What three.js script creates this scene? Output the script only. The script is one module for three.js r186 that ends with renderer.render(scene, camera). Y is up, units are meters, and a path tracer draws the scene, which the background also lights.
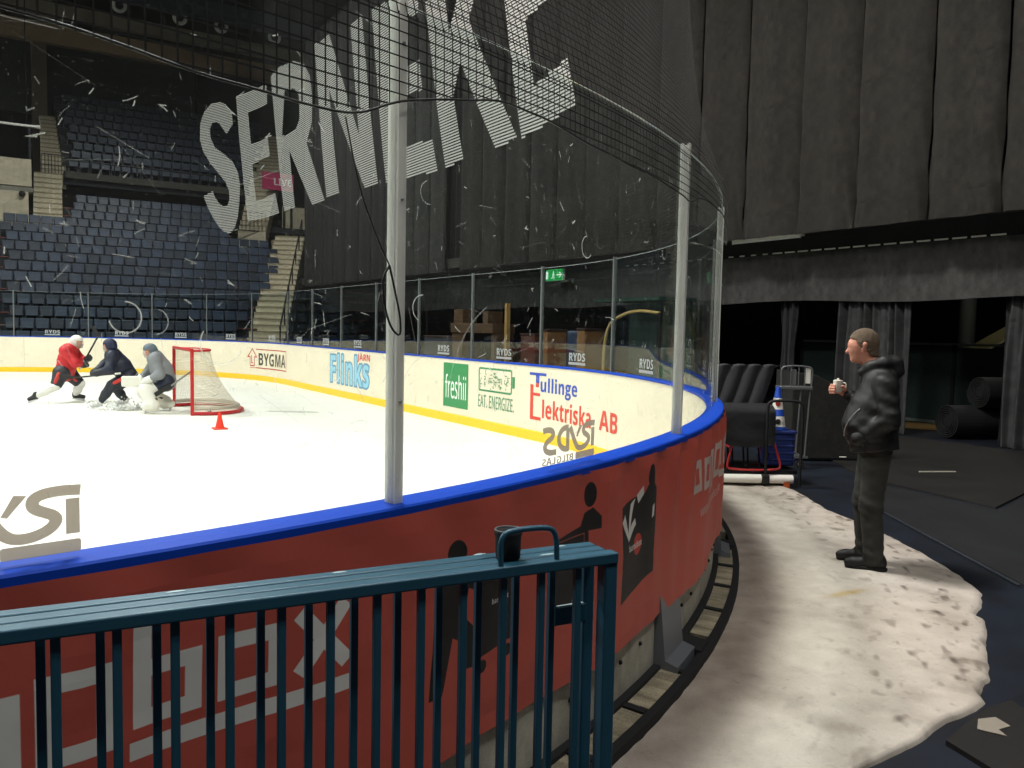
import * as THREE from 'three';
import { RoundedBoxGeometry } from 'three/addons/geometries/RoundedBoxGeometry.js';
import { mergeGeometries } from 'three/addons/utils/BufferGeometryUtils.js';
import { RectAreaLightUniformsLib } from 'three/addons/lights/RectAreaLightUniformsLib.js';

// ---------------------------------------------------------------- camera, light, exposure
// World: x runs along the rink towards the end boards (goal line at x = 0), z runs across it towards the camera, y up, metres.
const scene = new THREE.Scene();
scene.background = new THREE.Color(0x000000);
const camera = new THREE.PerspectiveCamera(50.3, 1024 / 768, 0.05, 200);
camera.position.set(-3.073, 1.722, 16.967);
camera.rotation.order = 'YXZ';
camera.rotation.set(THREE.MathUtils.degToRad(-3.801), THREE.MathUtils.degToRad(-32.248), THREE.MathUtils.degToRad(1.1417));
scene.add(camera);
const renderer = new THREE.WebGLRenderer({ antialias: true });
renderer.toneMapping = THREE.LinearToneMapping;
renderer.toneMappingExposure = 1.0;
renderer.shadowMap.enabled = true;
RectAreaLightUniformsLib.init();
const FLOODS = [[-1, 12.2, 9.6], [-6, 12.5, -5], [-16, 12.5, 4], [-16, 12.5, -6], [2, 16.4, -17]];
const FLOOD_POWER = 165, FLOOD_W = 2.4, FLOOD_D = 1.8;
const HALL = [[0.8, 10.5, 18.4, 150], [-5.0, 10.5, 18.8, 95], [9, 9.5, 20, 40]];

// ---------------------------------------------------------------- small tools
let seed = 20240;
const rnd = () => { seed = (seed + 0x6D2B79F5) | 0; let t = Math.imul(seed ^ (seed >>> 15), 1 | seed); t = (t + Math.imul(t ^ (t >>> 7), 61 | t)) ^ t; return ((t ^ (t >>> 14)) >>> 0) / 4294967296; };
const rr = (a, b) => a + (b - a) * rnd();
const used = {};
function numbered(name) { const n = used[name] = (used[name] ?? -1) + 1; return n ? `${name}_${String(n).padStart(3, '0')}` : name; }
function shade(o) { o.castShadow = true; o.receiveShadow = true; return o; }
function thing(name, label, category, pos = [0, 0, 0], turn = 0, group) {
  const o = new THREE.Group(); o.name = numbered(name); o.position.set(...pos); o.rotation.y = turn;
  o.userData = { label, category }; if (group) o.userData.group = group; scene.add(o); return o;
}
function part(name, geo, mat, parent, label) {
  const m = shade(new THREE.Mesh(Array.isArray(geo) ? merged(geo) : geo, mat)); m.name = name;
  if (label) m.userData.label = label; parent.add(m); return m;
}
function solo(name, geo, mat, label, category, group) {
  const m = shade(new THREE.Mesh(Array.isArray(geo) ? merged(geo) : geo, mat)); m.name = numbered(name);
  m.userData = { label, category }; if (group) m.userData.group = group; scene.add(m); return m;
}
function struct(name, geo, mat, parent = scene) {
  const m = shade(new THREE.Mesh(Array.isArray(geo) ? merged(geo) : geo, mat)); m.name = parent === scene ? numbered(name) : name;
  if (parent === scene) m.userData.kind = 'structure'; parent.add(m); return m;
}
function merged(list) { return mergeGeometries(list.map((g) => { const h = g.index ? g.toNonIndexed() : g; for (const k of Object.keys(h.attributes)) if (!['position', 'normal', 'uv'].includes(k)) h.deleteAttribute(k); return h; })); }
function box(w, h, d, x = 0, y = 0, z = 0, ry = 0) { const g = new THREE.BoxGeometry(w, h, d); if (ry) g.rotateY(ry); g.translate(x, y, z); return g; }
function rbox(w, h, d, r, x = 0, y = 0, z = 0, seg = 2) { const g = new RoundedBoxGeometry(w, h, d, seg, r); g.translate(x, y, z); return g; }
function bar(a, b, r, r2 = r, seg = 10) {
  const A = new THREE.Vector3(...a), B = new THREE.Vector3(...b), d = B.clone().sub(A), g = new THREE.CylinderGeometry(r2, r, d.length(), seg);
  g.applyQuaternion(new THREE.Quaternion().setFromUnitVectors(new THREE.Vector3(0, 1, 0), d.clone().normalize()));
  g.translate(...A.add(B).multiplyScalar(0.5).toArray()); return g;
}
function beam(a, b, w, h) { // square bar from a to b
  const A = new THREE.Vector3(...a), B = new THREE.Vector3(...b), d = B.clone().sub(A), g = new THREE.BoxGeometry(w, h, d.length());
  const m = new THREE.Matrix4().lookAt(A, B, new THREE.Vector3(0, Math.abs(d.y) > 0.98 * d.length() ? 0 : 1, Math.abs(d.y) > 0.98 * d.length() ? 1 : 0));
  g.applyMatrix4(m); g.translate(...A.add(B).multiplyScalar(0.5).toArray()); return g;
}
function tube(pts, r, seg = 8, n = 0) { return new THREE.TubeGeometry(new THREE.CatmullRomCurve3(pts.map((p) => new THREE.Vector3(...p)), false, 'centripetal'), n || pts.length * 6, r, seg, false); }

// noise
const hash = (x, y) => { let h = Math.imul(x, 374761393) + Math.imul(y, 668265263); h = Math.imul(h ^ (h >>> 13), 1274126177); return ((h ^ (h >>> 16)) >>> 0) / 4294967296; };
function vnoise(x, y) { const i = Math.floor(x), j = Math.floor(y), u = x - i, v = y - j, a = u * u * (3 - 2 * u), b = v * v * (3 - 2 * v);
  return (hash(i, j) * (1 - a) + hash(i + 1, j) * a) * (1 - b) + (hash(i, j + 1) * (1 - a) + hash(i + 1, j + 1) * a) * b; }
function fbm(x, y, o = 4) { let s = 0, a = 0.5, t = 0; for (let k = 0; k < o; k++) { s += a * vnoise(x, y); t += a; a *= 0.5; x *= 2.03; y *= 2.03; } return s / t; }

// textures
function dataTex(w, h, fn, srgb = true, rep = true) {
  const d = new Uint8Array(w * h * 4);
  for (let y = 0; y < h; y++) for (let x = 0; x < w; x++) { const c = fn(x / w, y / h, x, y), k = (y * w + x) * 4; d[k] = c[0]; d[k + 1] = c[1]; d[k + 2] = c[2]; d[k + 3] = c[3] ?? 255; }
  const t = new THREE.DataTexture(d, w, h); t.magFilter = THREE.LinearFilter; t.minFilter = THREE.LinearMipmapLinearFilter; t.generateMipmaps = true;
  if (rep) t.wrapS = t.wrapT = THREE.RepeatWrapping; if (srgb) t.colorSpace = THREE.SRGBColorSpace; t.needsUpdate = true; return t;
}
function canvasTex(w, h, draw) {
  const c = document.createElement('canvas'); c.width = w; c.height = h; const g = c.getContext('2d'); draw(g, w, h);
  const t = new THREE.CanvasTexture(c); t.colorSpace = THREE.SRGBColorSpace; t.anisotropy = 8; return t;
}
// grey noise, tiling, as a multiplier map: mean m, spread s, cell size c
function grain(m, s, fx, fy, tint = [1, 1, 1], size = 256) {
  return dataTex(size, size, (u, v) => {
    const per = (f, g) => { const a = fbm(u * f, v * g), b = fbm((u - 1) * f + 97, v * g); return a * (1 - u) + b * u; };
    const n = m + s * (per(fx, fy) - 0.5) * 2 + (rnd() - 0.5) * s * 0.5; return tint.map((t) => Math.max(0, Math.min(255, 255 * n * t)));
  });
}
const std = (color, rough = 0.7, more = {}) => new THREE.MeshStandardMaterial({ color, roughness: rough, ...more });
const fabricTex = grain(0.82, 0.16, 24, 24); const fabricBump = grain(0.5, 0.5, 90, 90);
const M = {
  black: std(0x0b0c0d, 0.6), rubber: std(0x17181a, 0.85), darkmetal: std(0x1a1c1e, 0.45, { metalness: 0.6 }),
  alu: std(0xb9bbbb, 0.34, { metalness: 0.85 }), steel: std(0x9a9c9c, 0.35, { metalness: 0.8 }),
  white: std(0xe9e6dc, 0.5), cream: std(0xcfc5ae, 0.8, { map: grain(0.9, 0.1, 10, 10) }), red: std(0xb5161b, 0.45),
  blue: new THREE.MeshPhysicalMaterial({ color: 0x1040ad, roughness: 0.5, specularIntensity: 0.25 }), yellow: std(0xf2c420, 0.45), concrete: std(0x8d8a80, 0.9, { map: grain(0.85, 0.15, 8, 8) }),
  step: std(0x24262b, 0.9), nosing: std(0x7a4038, 0.7), seat: std(0x2c3647, 0.55),
};

// ---------------------------------------------------------------- rink outline: s = metres along the inner face of the boards
const RAD = 8.5, L1 = RAD * Math.PI / 2, L2 = L1 + 13, L3 = L2 + L1;
const az = (deg) => RAD * deg * Math.PI / 180;
function ringAt(s, off = 0) {
  if (s < 0) return [-4.5 + s, 15 + off, 0, 1];
  if (s < L1) { const a = s / RAD, n = [Math.sin(a), Math.cos(a)]; return [-4.5 + (RAD + off) * n[0], 6.5 + (RAD + off) * n[1], ...n]; }
  if (s < L2) return [4 + off, 6.5 - (s - L1), 1, 0];
  if (s < L3) { const a = Math.PI / 2 + (s - L2) / RAD, n = [Math.sin(a), Math.cos(a)]; return [-4.5 + (RAD + off) * n[0], -6.5 + (RAD + off) * n[1], ...n]; }
  return [-4.5 - (s - L3), -15 - off, 0, -1];
}
// sweep a profile of [offset outwards, height] along the outline
function sweep(profile, s0, s1, { closed = true, step = 0.22, wave } = {}) {
  const n = Math.max(1, Math.ceil((s1 - s0) / step)), P = [], N = [], UV = [], I = [], m = profile.length;
  let run = 0;
  for (let j = 0; j < (closed ? m : m - 1); j++) {
    const a = profile[j], b = profile[(j + 1) % m], len = Math.hypot(b[0] - a[0], b[1] - a[1]), nn = [(b[1] - a[1]) / len, -(b[0] - a[0]) / len], base = P.length / 3;
    for (let i = 0; i <= n; i++) {
      const s = s0 + (s1 - s0) * i / n;
      for (const [q, v] of [[a, run], [b, run + len]]) {
        const r = ringAt(s, q[0] + (wave ? wave(s, q[1]) : 0));
        P.push(r[0], q[1], r[1]); N.push(r[2] * nn[0], nn[1], r[3] * nn[0]); UV.push(s, v);
      }
    }
    for (let i = 0; i < n; i++) { const k = base + i * 2; I.push(k, k + 2, k + 1, k + 1, k + 2, k + 3); }
    run += len;
  }
  if (closed) for (const [s, dir] of [[s0, -1], [s1, 1]]) {
    const tri = THREE.ShapeUtils.triangulateShape(profile.map((p) => new THREE.Vector2(...p)), []), base = P.length / 3, r0 = ringAt(s), t = [r0[3] * dir, 0, -r0[2] * dir];
    for (const q of profile) { const r = ringAt(s, q[0]); P.push(r[0], q[1], r[1]); N.push(...t); UV.push(q[0], q[1]); }
    for (const f of tri) I.push(...f.map((k) => base + k));
  }
  const g = new THREE.BufferGeometry();
  g.setAttribute('position', new THREE.Float32BufferAttribute(P, 3)); g.setAttribute('normal', new THREE.Float32BufferAttribute(N, 3));
  g.setAttribute('uv', new THREE.Float32BufferAttribute(UV, 2)); g.setIndex(I);
  if (wave) g.computeVertexNormals();
  return g;
}
// printed sheet on the boards; flip: read from inside the rink
function sheet(s0, s1, h0, h1, off, flip, rows = 1, wave) {
  const prof = []; for (let k = 0; k <= rows; k++) prof.push([off, h0 + (h1 - h0) * k / rows]);
  const g = sweep(prof, s0, s1, { closed: false, step: 0.06, wave }), uv = g.attributes.uv;
  for (let i = 0; i < uv.count; i++) { const u = (uv.getX(i) - s0) / (s1 - s0); uv.setXY(i, flip ? 1 - u : u, uv.getY(i) / (h1 - h0)); }
  return g;
}
const TOP = 1.19, GLASS = 2.67, S_BEGIN = -5, S_END = L3 + 22;

// ---------------------------------------------------------------- the room
const floorMap = dataTex(512, 512, (u, v) => { const n = 0.7 + 0.5 * (fbm(u * 9, v * 9) - 0.5) + 0.25 * (rnd() - 0.5) * fbm(u * 40, v * 40); return [255 * n, 255 * n, 255 * n]; });
floorMap.repeat.set(0.4, 0.4);
{
  const g = box(56, 0.3, 72, -8, -0.17, -9); const p = g.attributes.position, uv = g.attributes.uv; for (let i = 0; i < p.count; i++) uv.setXY(i, p.getX(i), p.getZ(i));
  struct('floor', g, std(0x1b2536, 0.55, { map: floorMap }));
}
const dark = std(0x15181a, 0.9, { map: fabricTex });
struct('wall_far', box(57, 21, 0.5, -8, 9, -42.2), dark);
struct('wall_near', box(57, 21, 0.5, -8, 9, 27.2), std(0x3a3a38, 0.9));
struct('wall_left', box(0.5, 21, 70, -36.2, 9, -7.5), dark);
struct('wall_right', box(0.5, 21, 70, 20.2, 9, -7.5), std(0x14201c, 0.9));
struct('ceiling', box(57, 0.5, 70, -8, 18.4, -7.5), std(0x1c1c1b, 0.95, { map: grain(0.75, 0.3, 12, 3) }));
{ // ceiling beams over the far stand
  for (const [z, h, c] of [[-36.5, 1.1, 0x9a836a], [-33, 0.7, 0x7d7468], [-28, 0.9, 0x3c444c]]) struct('ceiling_beam', box(54, h, 0.5, -8, 18.2 - h / 2, z), std(c, 0.9));
  struct('column', box(0.75, 12, 0.7, -0.75, 12.0, -37.9), std(0x6a5c50, 0.9));
  struct('column', box(0.6, 12, 0.6, 8.2, 12.0, -38.6), std(0x1d1c1b, 0.9));
}
// under the end stand: soffit and partitions
struct('trim_1', box(10.2, 0.3, 48, 14.75, 3.86, -7.0), std(0x5c5954, 0.95, { map: grain(0.8, 0.2, 6, 6) }));
struct('trim_2', [box(0.25, 0.42, 46, 10.55, 3.52, -6), box(0.2, 0.12, 46, 12.6, 3.66, -6)], std(0x1b1b1a, 0.9));

// ---------------------------------------------------------------- ice and apron
{
  const sh = new THREE.Shape(), pts = [];
  for (let s = S_BEGIN - 20; s <= S_END + 0.01; s += 0.25) pts.push(ringAt(s, 0.02));
  pts.forEach(([x, z], i) => (i ? sh.lineTo(x, -z) : sh.moveTo(x, -z)));
  const g = new THREE.ExtrudeGeometry(sh, { depth: 0.02, bevelEnabled: false }); g.rotateX(-Math.PI / 2); g.translate(0, -0.02, 0);
  const iceMap = dataTex(512, 512, (u, v) => { const n = 0.955 + 0.05 * (fbm(u * 10, v * 10) - 0.5) - (vnoise(u * 90, v * 14) > 0.86 ? 0.03 : 0); return [255 * n, 255 * n, 250 * n]; });
  iceMap.repeat.set(0.2, 0.2);
  struct('ice_sheet', g, std(0xf4f4ee, 0.5, { map: iceMap }));
  const line = (w, d, x, z, c) => { const q = new THREE.BoxGeometry(w, 0.002, d); q.translate(x, 0.001, z); return q; };
  solo('scuff_mark', (() => { const q = new THREE.CircleGeometry(0.5, 20); q.rotateX(-Math.PI / 2); q.scale(1.1, 1, 0.3); q.rotateY(-0.6); q.translate(1.9, 0.0025, 0.9); return q; })(), std(0xb9bab2, 0.7, { transparent: true, opacity: 0.5 }), 'faint grey scuffed patch on the ice below the light blue advert', 'ice mark');
}
const SNOW_MAP = dataTex(1536, 1152, (u, v) => {
  const x = -4 + 9 * u, z = 9.5 + 6.5 * v, r = Math.hypot(x + 4.5, z - 6.5) - RAD, th = Math.atan2(x + 4.5, z - 6.5) * RAD;
  let n = 0.90 + 0.16 * (fbm(x * 1.3, z * 1.3) - 0.5) + 0.10 * (fbm(x * 9, z * 9, 3) - 0.5) + 0.04 * (rnd() - 0.5);
  n -= 0.16 * Math.max(0, 1 - Math.abs(r - 0.35) / 0.45) * (0.5 + fbm(x * 6, z * 6));           // grit swept along the boards
  n -= 0.06 * Math.exp(-(((r - 1.02) / 0.10) ** 2)) + 0.05 * Math.exp(-(((r - 1.55) / 0.14) ** 2)); // wheel tracks
  const foot = fbm(th * 9 + 30, r * 17 + 11, 2), walk = Math.max(0, 1 - Math.abs(r - 1.5 - 0.4 * (fbm(th * 0.7, 5) - 0.5)) / 0.8); if (foot > 0.66) n -= 1.5 * (foot - 0.66) * walk;
  n -= 0.10 * Math.max(0, fbm(x * 5 + 40, z * 5 + 13, 4) - 0.52) * (0.5 + walk) * 3; const pit = fbm(x * 26 + 8, z * 26, 2); if (pit > 0.72) n -= 0.35 * (pit - 0.72) * (0.4 + walk);
  const spot = vnoise(x * 34, z * 34); if (spot > 0.93) n -= 0.10 * fbm(x * 2 + 9, z * 2);
  const rust = Math.exp(-(((x - 1.72) / 0.16) ** 2) - (((z - 13.63) / 0.035) ** 2)) * (0.4 + fbm(x * 14, z * 14));
  const br = 0.10 * fbm(x * 0.8 + 20, z * 0.8 + 3);
  return [255 * (n - 0.05 * rust), 255 * (n - 0.03 - 0.12 * rust - br * 0.25), 255 * (n - 0.06 - 0.30 * rust - br * 0.45)].map((q) => Math.max(0, Math.min(255, q)));
}, true, false);
{
  const outer = [[-4.4, 15.28], [-3, 15.28], [-2, 15.2], [-1, 15.1], [-0.2, 15.04], [0.29, 15.03], [0.62, 14.99], [0.9, 14.97], [0.98, 14.90], [1.15, 14.86], [1.5, 14.66], [1.87, 14.47], [2.06, 14.36], [2.1, 14.27], [2.3, 14.22], [2.62, 14.05], [2.74, 13.9], [3.02, 13.55], [3.41, 12.94], [3.68, 12.4], [3.89, 11.88], [4.2, 11.4], [4.42, 11.05], [4.55, 10.7], [4.5, 10.35], [4.35, 10.1]];
  const cum = [0]; for (let i = 1; i < outer.length; i++) cum.push(cum[i - 1] + Math.hypot(outer[i][0] - outer[i - 1][0], outer[i][1] - outer[i - 1][1]));
  const A = 260, B = 110, P = [], UV = [], I = [];
  for (let i = 0; i <= A; i++) {
    const t = i / A, L = t * cum.at(-1); let k = 1; while (k < cum.length - 1 && cum[k] < L) k++;
    const f = (L - cum[k - 1]) / (cum[k] - cum[k - 1]), o = [0, 1].map((q) => outer[k - 1][q] + (outer[k][q] - outer[k - 1][q]) * f);
    o[0] += 0.05 * (fbm(t * 60, 3) - 0.5); o[1] += 0.05 * (fbm(t * 60, 9) - 0.5);
    const q = ringAt(0.1 + (az(64) - 0.1) * t, 0.24);
    for (let j = 0; j <= B; j++) {
      const w = j / B, x = q[0] + (o[0] - q[0]) * w, z = q[1] + (o[1] - q[1]) * w;
      const edge = Math.min(1, (1 - w) * 30), r = Math.hypot(x + 4.5, z - 6.5) - RAD;
      let h = 0.008 + 0.014 * (fbm(x * 2.2, z * 2.2) - 0.4) + 0.013 * (fbm(x * 13, z * 13, 4) - 0.5) + 0.02 * Math.max(0, 1 - Math.abs(r - 0.42) / 0.25) * fbm(x * 8, z * 8);
      h -= 0.010 * Math.exp(-(((r - 1.02) / 0.10) ** 2)) * (0.3 + fbm(x * 3, z * 3));
      P.push(x, -0.021 + (h + 0.02) * Math.sqrt(edge), z); UV.push((x + 4) / 9, (z - 9.5) / 6.5);
    }
  }
  for (let i = 0; i < A; i++) for (let j = 0; j < B; j++) { const k = i * (B + 1) + j; I.push(k, k + 1, k + B + 1, k + 1, k + B + 2, k + B + 1); }
  const g = new THREE.BufferGeometry(); g.setAttribute('position', new THREE.Float32BufferAttribute(P, 3)); g.setAttribute('uv', new THREE.Float32BufferAttribute(UV, 2)); g.setIndex(I); g.computeVertexNormals();
  const m = solo('packed_snow', g, std(0xd6d5d1, 0.85, { map: SNOW_MAP }), 'packed dirty white snow and frost spread over the floor outside the curved boards', 'snow'); m.userData.kind = 'stuff';
}
{ // dark floor mats and worn sheets on the right
  const matM = std(0x14171c, 0.8, { map: floorMap }), flat = (pts, y0, y1) => { const s = new THREE.Shape(pts.map(([x, z]) => new THREE.Vector2(x, -z))), g = new THREE.ExtrudeGeometry(s, { depth: y1 - y0, bevelEnabled: false }); g.rotateX(-Math.PI / 2); g.translate(0, y0, 0); return g; };
  solo('floor_mat', flat([[6.9, 9.6], [10.3, 7.0], [10.3, 11.2], [7.1, 12.25], [5.6, 12.6], [5.9, 10.9]], -0.02, 0.0), std(0x1e1b17, 0.75, { map: floorMap }), 'dark brown rubber floor mat lying before the hanging curtains', 'floor mat');
  solo('floor_mat', flat([[4.75, 11.6], [5.75, 10.9], [5.5, 12.7], [7.0, 12.3], [3.45, 14.6], [2.95, 14.25]], -0.02, -0.008), matM, 'blue black floor mat along the snow behind the man', 'floor mat');
  solo('threshold_strip', beam([4.55, -0.005, 11.85], [3.0, -0.005, 14.1], 0.014, 0.012), std(0x30363f, 0.7), 'thin pale edge strip on the blue floor behind the man', 'floor strip');
  solo('wooden_board', flat([[0.34, 15.1], [0.78, 15.02], [1.0, 15.04], [0.72, 15.5], [0.2, 15.6]], -0.02, 0.004), std(0x1c1713, 0.8, { map: grain(0.7, 0.3, 3, 40) }), 'worn dark board lying at the near corner of the snow', 'board');
  const flake = thing('paint_flake', 'torn pale flake of sheeting on the worn dark board', 'scrap', [0.55, 0.006, 15.12]);
  part('sheet', (() => { const s = new THREE.Shape([[0, 0], [0.1, 0.05], [0.19, 0.02], [0.16, -0.06], [0.08, -0.05], [0.05, -0.1]].map((p) => new THREE.Vector2(...p))); const g = new THREE.ExtrudeGeometry(s, { depth: 0.003, bevelEnabled: false }); g.rotateX(-Math.PI / 2); return g; })(), std(0x8d8578, 0.8), flake);
  solo('plastic_strip', (() => { const g = rbox(0.5, 0.02, 0.035, 0.008); g.rotateY(-0.45); g.translate(7.1, 0.012, 11.1); return g; })(), std(0xa9a597, 0.5), 'thin pale plastic strip lying on the brown floor mat', 'strip');
}

// ---------------------------------------------------------------- boards
const boards = thing('rink_boards', 'white rink boards with blue cap rail and yellow kick strip curving round the ice', 'rink boards');
{
  const boardMap = dataTex(1024, 256, (u, v) => {
    let n = 0.95 + 0.05 * (fbm(u * 16, v * 5) - 0.5); const k = vnoise(u * 240, v * 22) * vnoise(u * 33 + 7, v * 60); if (k > 0.62) n -= 0.10 * (k - 0.5) * 3;
    return [255 * n, 255 * n * 0.975, 255 * n * 0.915];
  }); boardMap.repeat.set(0.16, 0.8);
  const face = std(0xf3efe4, 0.42, { map: boardMap });
  const cuts = [S_BEGIN, 0, L1, L2, L3, S_END];
  const joints = []; for (let a = 1.7; a < 90; a += 14.9) joints.push(az(a));
  for (let k = 0; k <= 6; k++) joints.push(L1 + k * 13 / 6); for (let k = 1; k <= 6; k++) joints.push(L2 + k * L1 / 6); for (let k = 1; k < 11; k++) joints.push(L3 + k * 2.1);
  joints.unshift(S_BEGIN); joints.push(S_END);
  joints.splice(1, 0, -2.3, ); joints.sort((a, b) => a - b);
  for (let i = 0; i < joints.length - 1; i++) if (joints[i + 1] - joints[i] > 0.3) part('board_panel', sweep([[0, 0.14], [0, TOP - 0.03], [0.035, TOP - 0.03], [0.035, 0.14]], joints[i] + 0.002, joints[i + 1] - 0.002), face, boards);
  for (let i = 0; i < 5; i++) {
    part('cap_rail', sweep([[-0.012, TOP - 0.03], [-0.012, TOP - 0.006], [-0.006, TOP], [0.108, TOP], [0.114, TOP - 0.006], [0.114, TOP - 0.032]], cuts[i], cuts[i + 1]), M.blue, boards);
    part('kick_strip', sweep([[-0.012, 0.0], [-0.012, 0.15], [-0.006, 0.158], [0.03, 0.158], [0.03, 0.0]], cuts[i], cuts[i + 1]), M.yellow, boards);
  }
  part('board_base', sweep([[0.02, -0.02], [0.02, TOP - 0.04], [0.075, TOP - 0.04], [0.075, -0.02]], S_BEGIN, L1 + 2), std(0xb9b6a8, 0.7, { map: grain(0.85, 0.2, 12, 6) }), boards);
  part('board_base', sweep([[0.03, -0.02], [0.03, TOP - 0.04], [0.07, TOP - 0.04], [0.07, -0.02]], L1 + 2, S_END), M.step, boards);
  // black curbs with timber blocks between them, and steel feet under the posts
  const timber = std(0xbfb498, 0.85, { map: grain(0.75, 0.4, 20, 4) });
  const feet = [16.6, 31.5, 46.4, 61.3, 76.2].map(az);
  part('curb', sweep([[0.076, -0.02], [0.076, 0.075], [0.112, 0.075], [0.112, -0.02]], 0, az(88)), M.rubber, boards);
  part('curb', sweep([[0.218, -0.02], [0.218, 0.055], [0.262, 0.055], [0.262, -0.02]], 0, az(88)), M.rubber, boards);
  for (let a = 3; a < 80; a += 3.3) { const near = feet.some((f) => Math.abs(az(a + 1.5) - f) < 0.28); if (near) continue;
    part('timber_block', sweep([[0.113, -0.02], [0.113, 0.056], [0.217, 0.05], [0.217, -0.02]], az(a + 0.15), az(a + 3.0)), timber, boards);
    part('curb_spacer', sweep([[0.113, -0.02], [0.113, 0.066], [0.217, 0.06], [0.217, -0.02]], az(a + 3.02), az(a + 3.28)), M.rubber, boards); }
  const footM = std(0x70747a, 0.5, { metalness: 0.3 });
  for (const f of feet) {
    const b = part('steel_foot', sweep([[0.076, -0.02], [0.076, 0.44], [0.10, 0.44], [0.135, 0.10], [0.2, 0.08], [0.2, -0.02]], f - 0.36, f - 0.05), footM, boards);
    part('foot_plate', sweep([[0.10, 0.055], [0.10, 0.09], [0.235, 0.065], [0.235, 0.055]], f - 0.06, f + 0.10), M.rubber, b);
    for (const d of [-0.25, -0.12]) { const r = ringAt(f + d, 0.16); const q = new THREE.SphereGeometry(0.014, 8, 6); q.translate(r[0], 0.075, r[1]); part('bolt', q, M.steel, b); }
  }
  for (let a = 6; a < 46; a += 1.55) { const r = ringAt(az(a), 0.077), q = new THREE.SphereGeometry(0.011, 8, 6); q.translate(r[0], 0.24 + 0.03 * (rnd() - 0.5), r[1]); part('bolt', q, M.darkmetal, boards); }
}
// adverts printed on the ice side of the boards
const SANS = 'sans-serif';
function advert(s0, s1, h0, h1, label, draw, px = 360) {
  const w = Math.min(1400, Math.round((s1 - s0) * px)), h = Math.round((h1 - h0) * px);
  const t = canvasTex(w, h, draw);
  return part('advert', sheet(s0, s1, h0, h1, -0.003, true), std(0xffffff, 0.45, { map: t, transparent: true, alphaTest: 0.02 }), boards, label);
}
function fit(g, text, x, y, w, h, font, color, outline) { // text scaled into the box x, y(bottom), w, h
  g.save(); g.font = font.replace('@', '100'); const m = g.measureText(text); const W = m.width, H = 73; g.translate(x, y); g.scale(w / W, h / H); g.fillStyle = color; g.textBaseline = 'alphabetic';
  if (outline) { g.strokeStyle = outline[0]; g.lineWidth = outline[1]; g.lineJoin = 'round'; g.strokeText(text, 0, 0); } g.fillText(text, 0, 0); g.restore();
}
advert(26.3, 29.1, 0.30, 1.03, 'red framed advert with dark letters and an arrow', (g, w, h) => {
  g.strokeStyle = '#b8302a'; g.lineWidth = h * 0.035; g.strokeRect(w * 0.08, h * 0.1, w * 0.9, h * 0.78);
  g.clearRect(0, 0, w * 0.20, h * 0.88); g.lineWidth = h * 0.04; g.beginPath(); g.moveTo(w * 0.03, h * 0.42); g.lineTo(w * 0.12, h * 0.08); g.lineTo(w * 0.21, h * 0.42); g.lineTo(w * 0.165, h * 0.42); g.lineTo(w * 0.165, h * 0.8); g.lineTo(w * 0.075, h * 0.8); g.lineTo(w * 0.075, h * 0.42); g.closePath(); g.stroke();
  g.beginPath(); g.moveTo(w * 0.105, h * 0.35); g.lineTo(w * 0.105, h * 0.68); g.lineTo(w * 0.14, h * 0.68); g.stroke();
  fit(g, 'BYGMA', w * 0.235, h * 0.76, w * 0.72, h * 0.52, `bold @px ${SANS}`, '#3c3a36');
});
advert(19.95, 22.8, 0.24, 1.12, 'light blue chunky lettered advert with small red word', (g, w, h) => {
  fit(g, 'Flinks', w * 0.03, h * 0.88, w * 0.92, h * 0.76, `bold @px ${SANS}`, '#8fc6dd', ['#5a93b4', 9]);
  fit(g, 'JÄRN', w * 0.70, h * 0.20, w * 0.27, h * 0.17, `bold @px ${SANS}`, '#d2473f');
});
advert(15.55, 16.5, 0.28, 1.09, 'green square advert with white letters', (g, w, h) => {
  g.fillStyle = '#2f8a50'; g.fillRect(0, 0, w, h); g.fillStyle = '#eef4ea';
  fit(g, 'freshii', w * 0.07, h * 0.80, w * 0.87, h * 0.52, `@px ${SANS}`, '#eef4ea');
}, 420);
advert(13.97, 15.2, 0.33, 1.09, 'green battery drawing advert over hand lettered words', (g, w, h) => {
  g.strokeStyle = '#3f8f5c'; g.lineWidth = h * 0.035; g.beginPath(); g.roundRect(w * 0.03, h * 0.05, w * 0.86, h * 0.5, h * 0.05); g.stroke(); g.fillStyle = '#3f8f5c'; g.fillRect(w * 0.91, h * 0.18, w * 0.06, h * 0.24);
  g.lineWidth = h * 0.012; for (let i = 0; i < 46; i++) { const x = w * rr(0.08, 0.84), y = h * rr(0.11, 0.49), r = h * rr(0.02, 0.05); g.beginPath(); if (i % 3) g.arc(x, y, r, rr(0, 3), rr(3.5, 7)); else { g.moveTo(x - r, y); g.lineTo(x + r, y + r * rr(-1, 1)); } g.stroke(); }
  fit(g, 'EAT. ENERGIZE.', w * 0.0, h * 0.93, w * 0.97, h * 0.28, `@px ${SANS}`, '#4a8f66');
}, 420);
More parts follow.
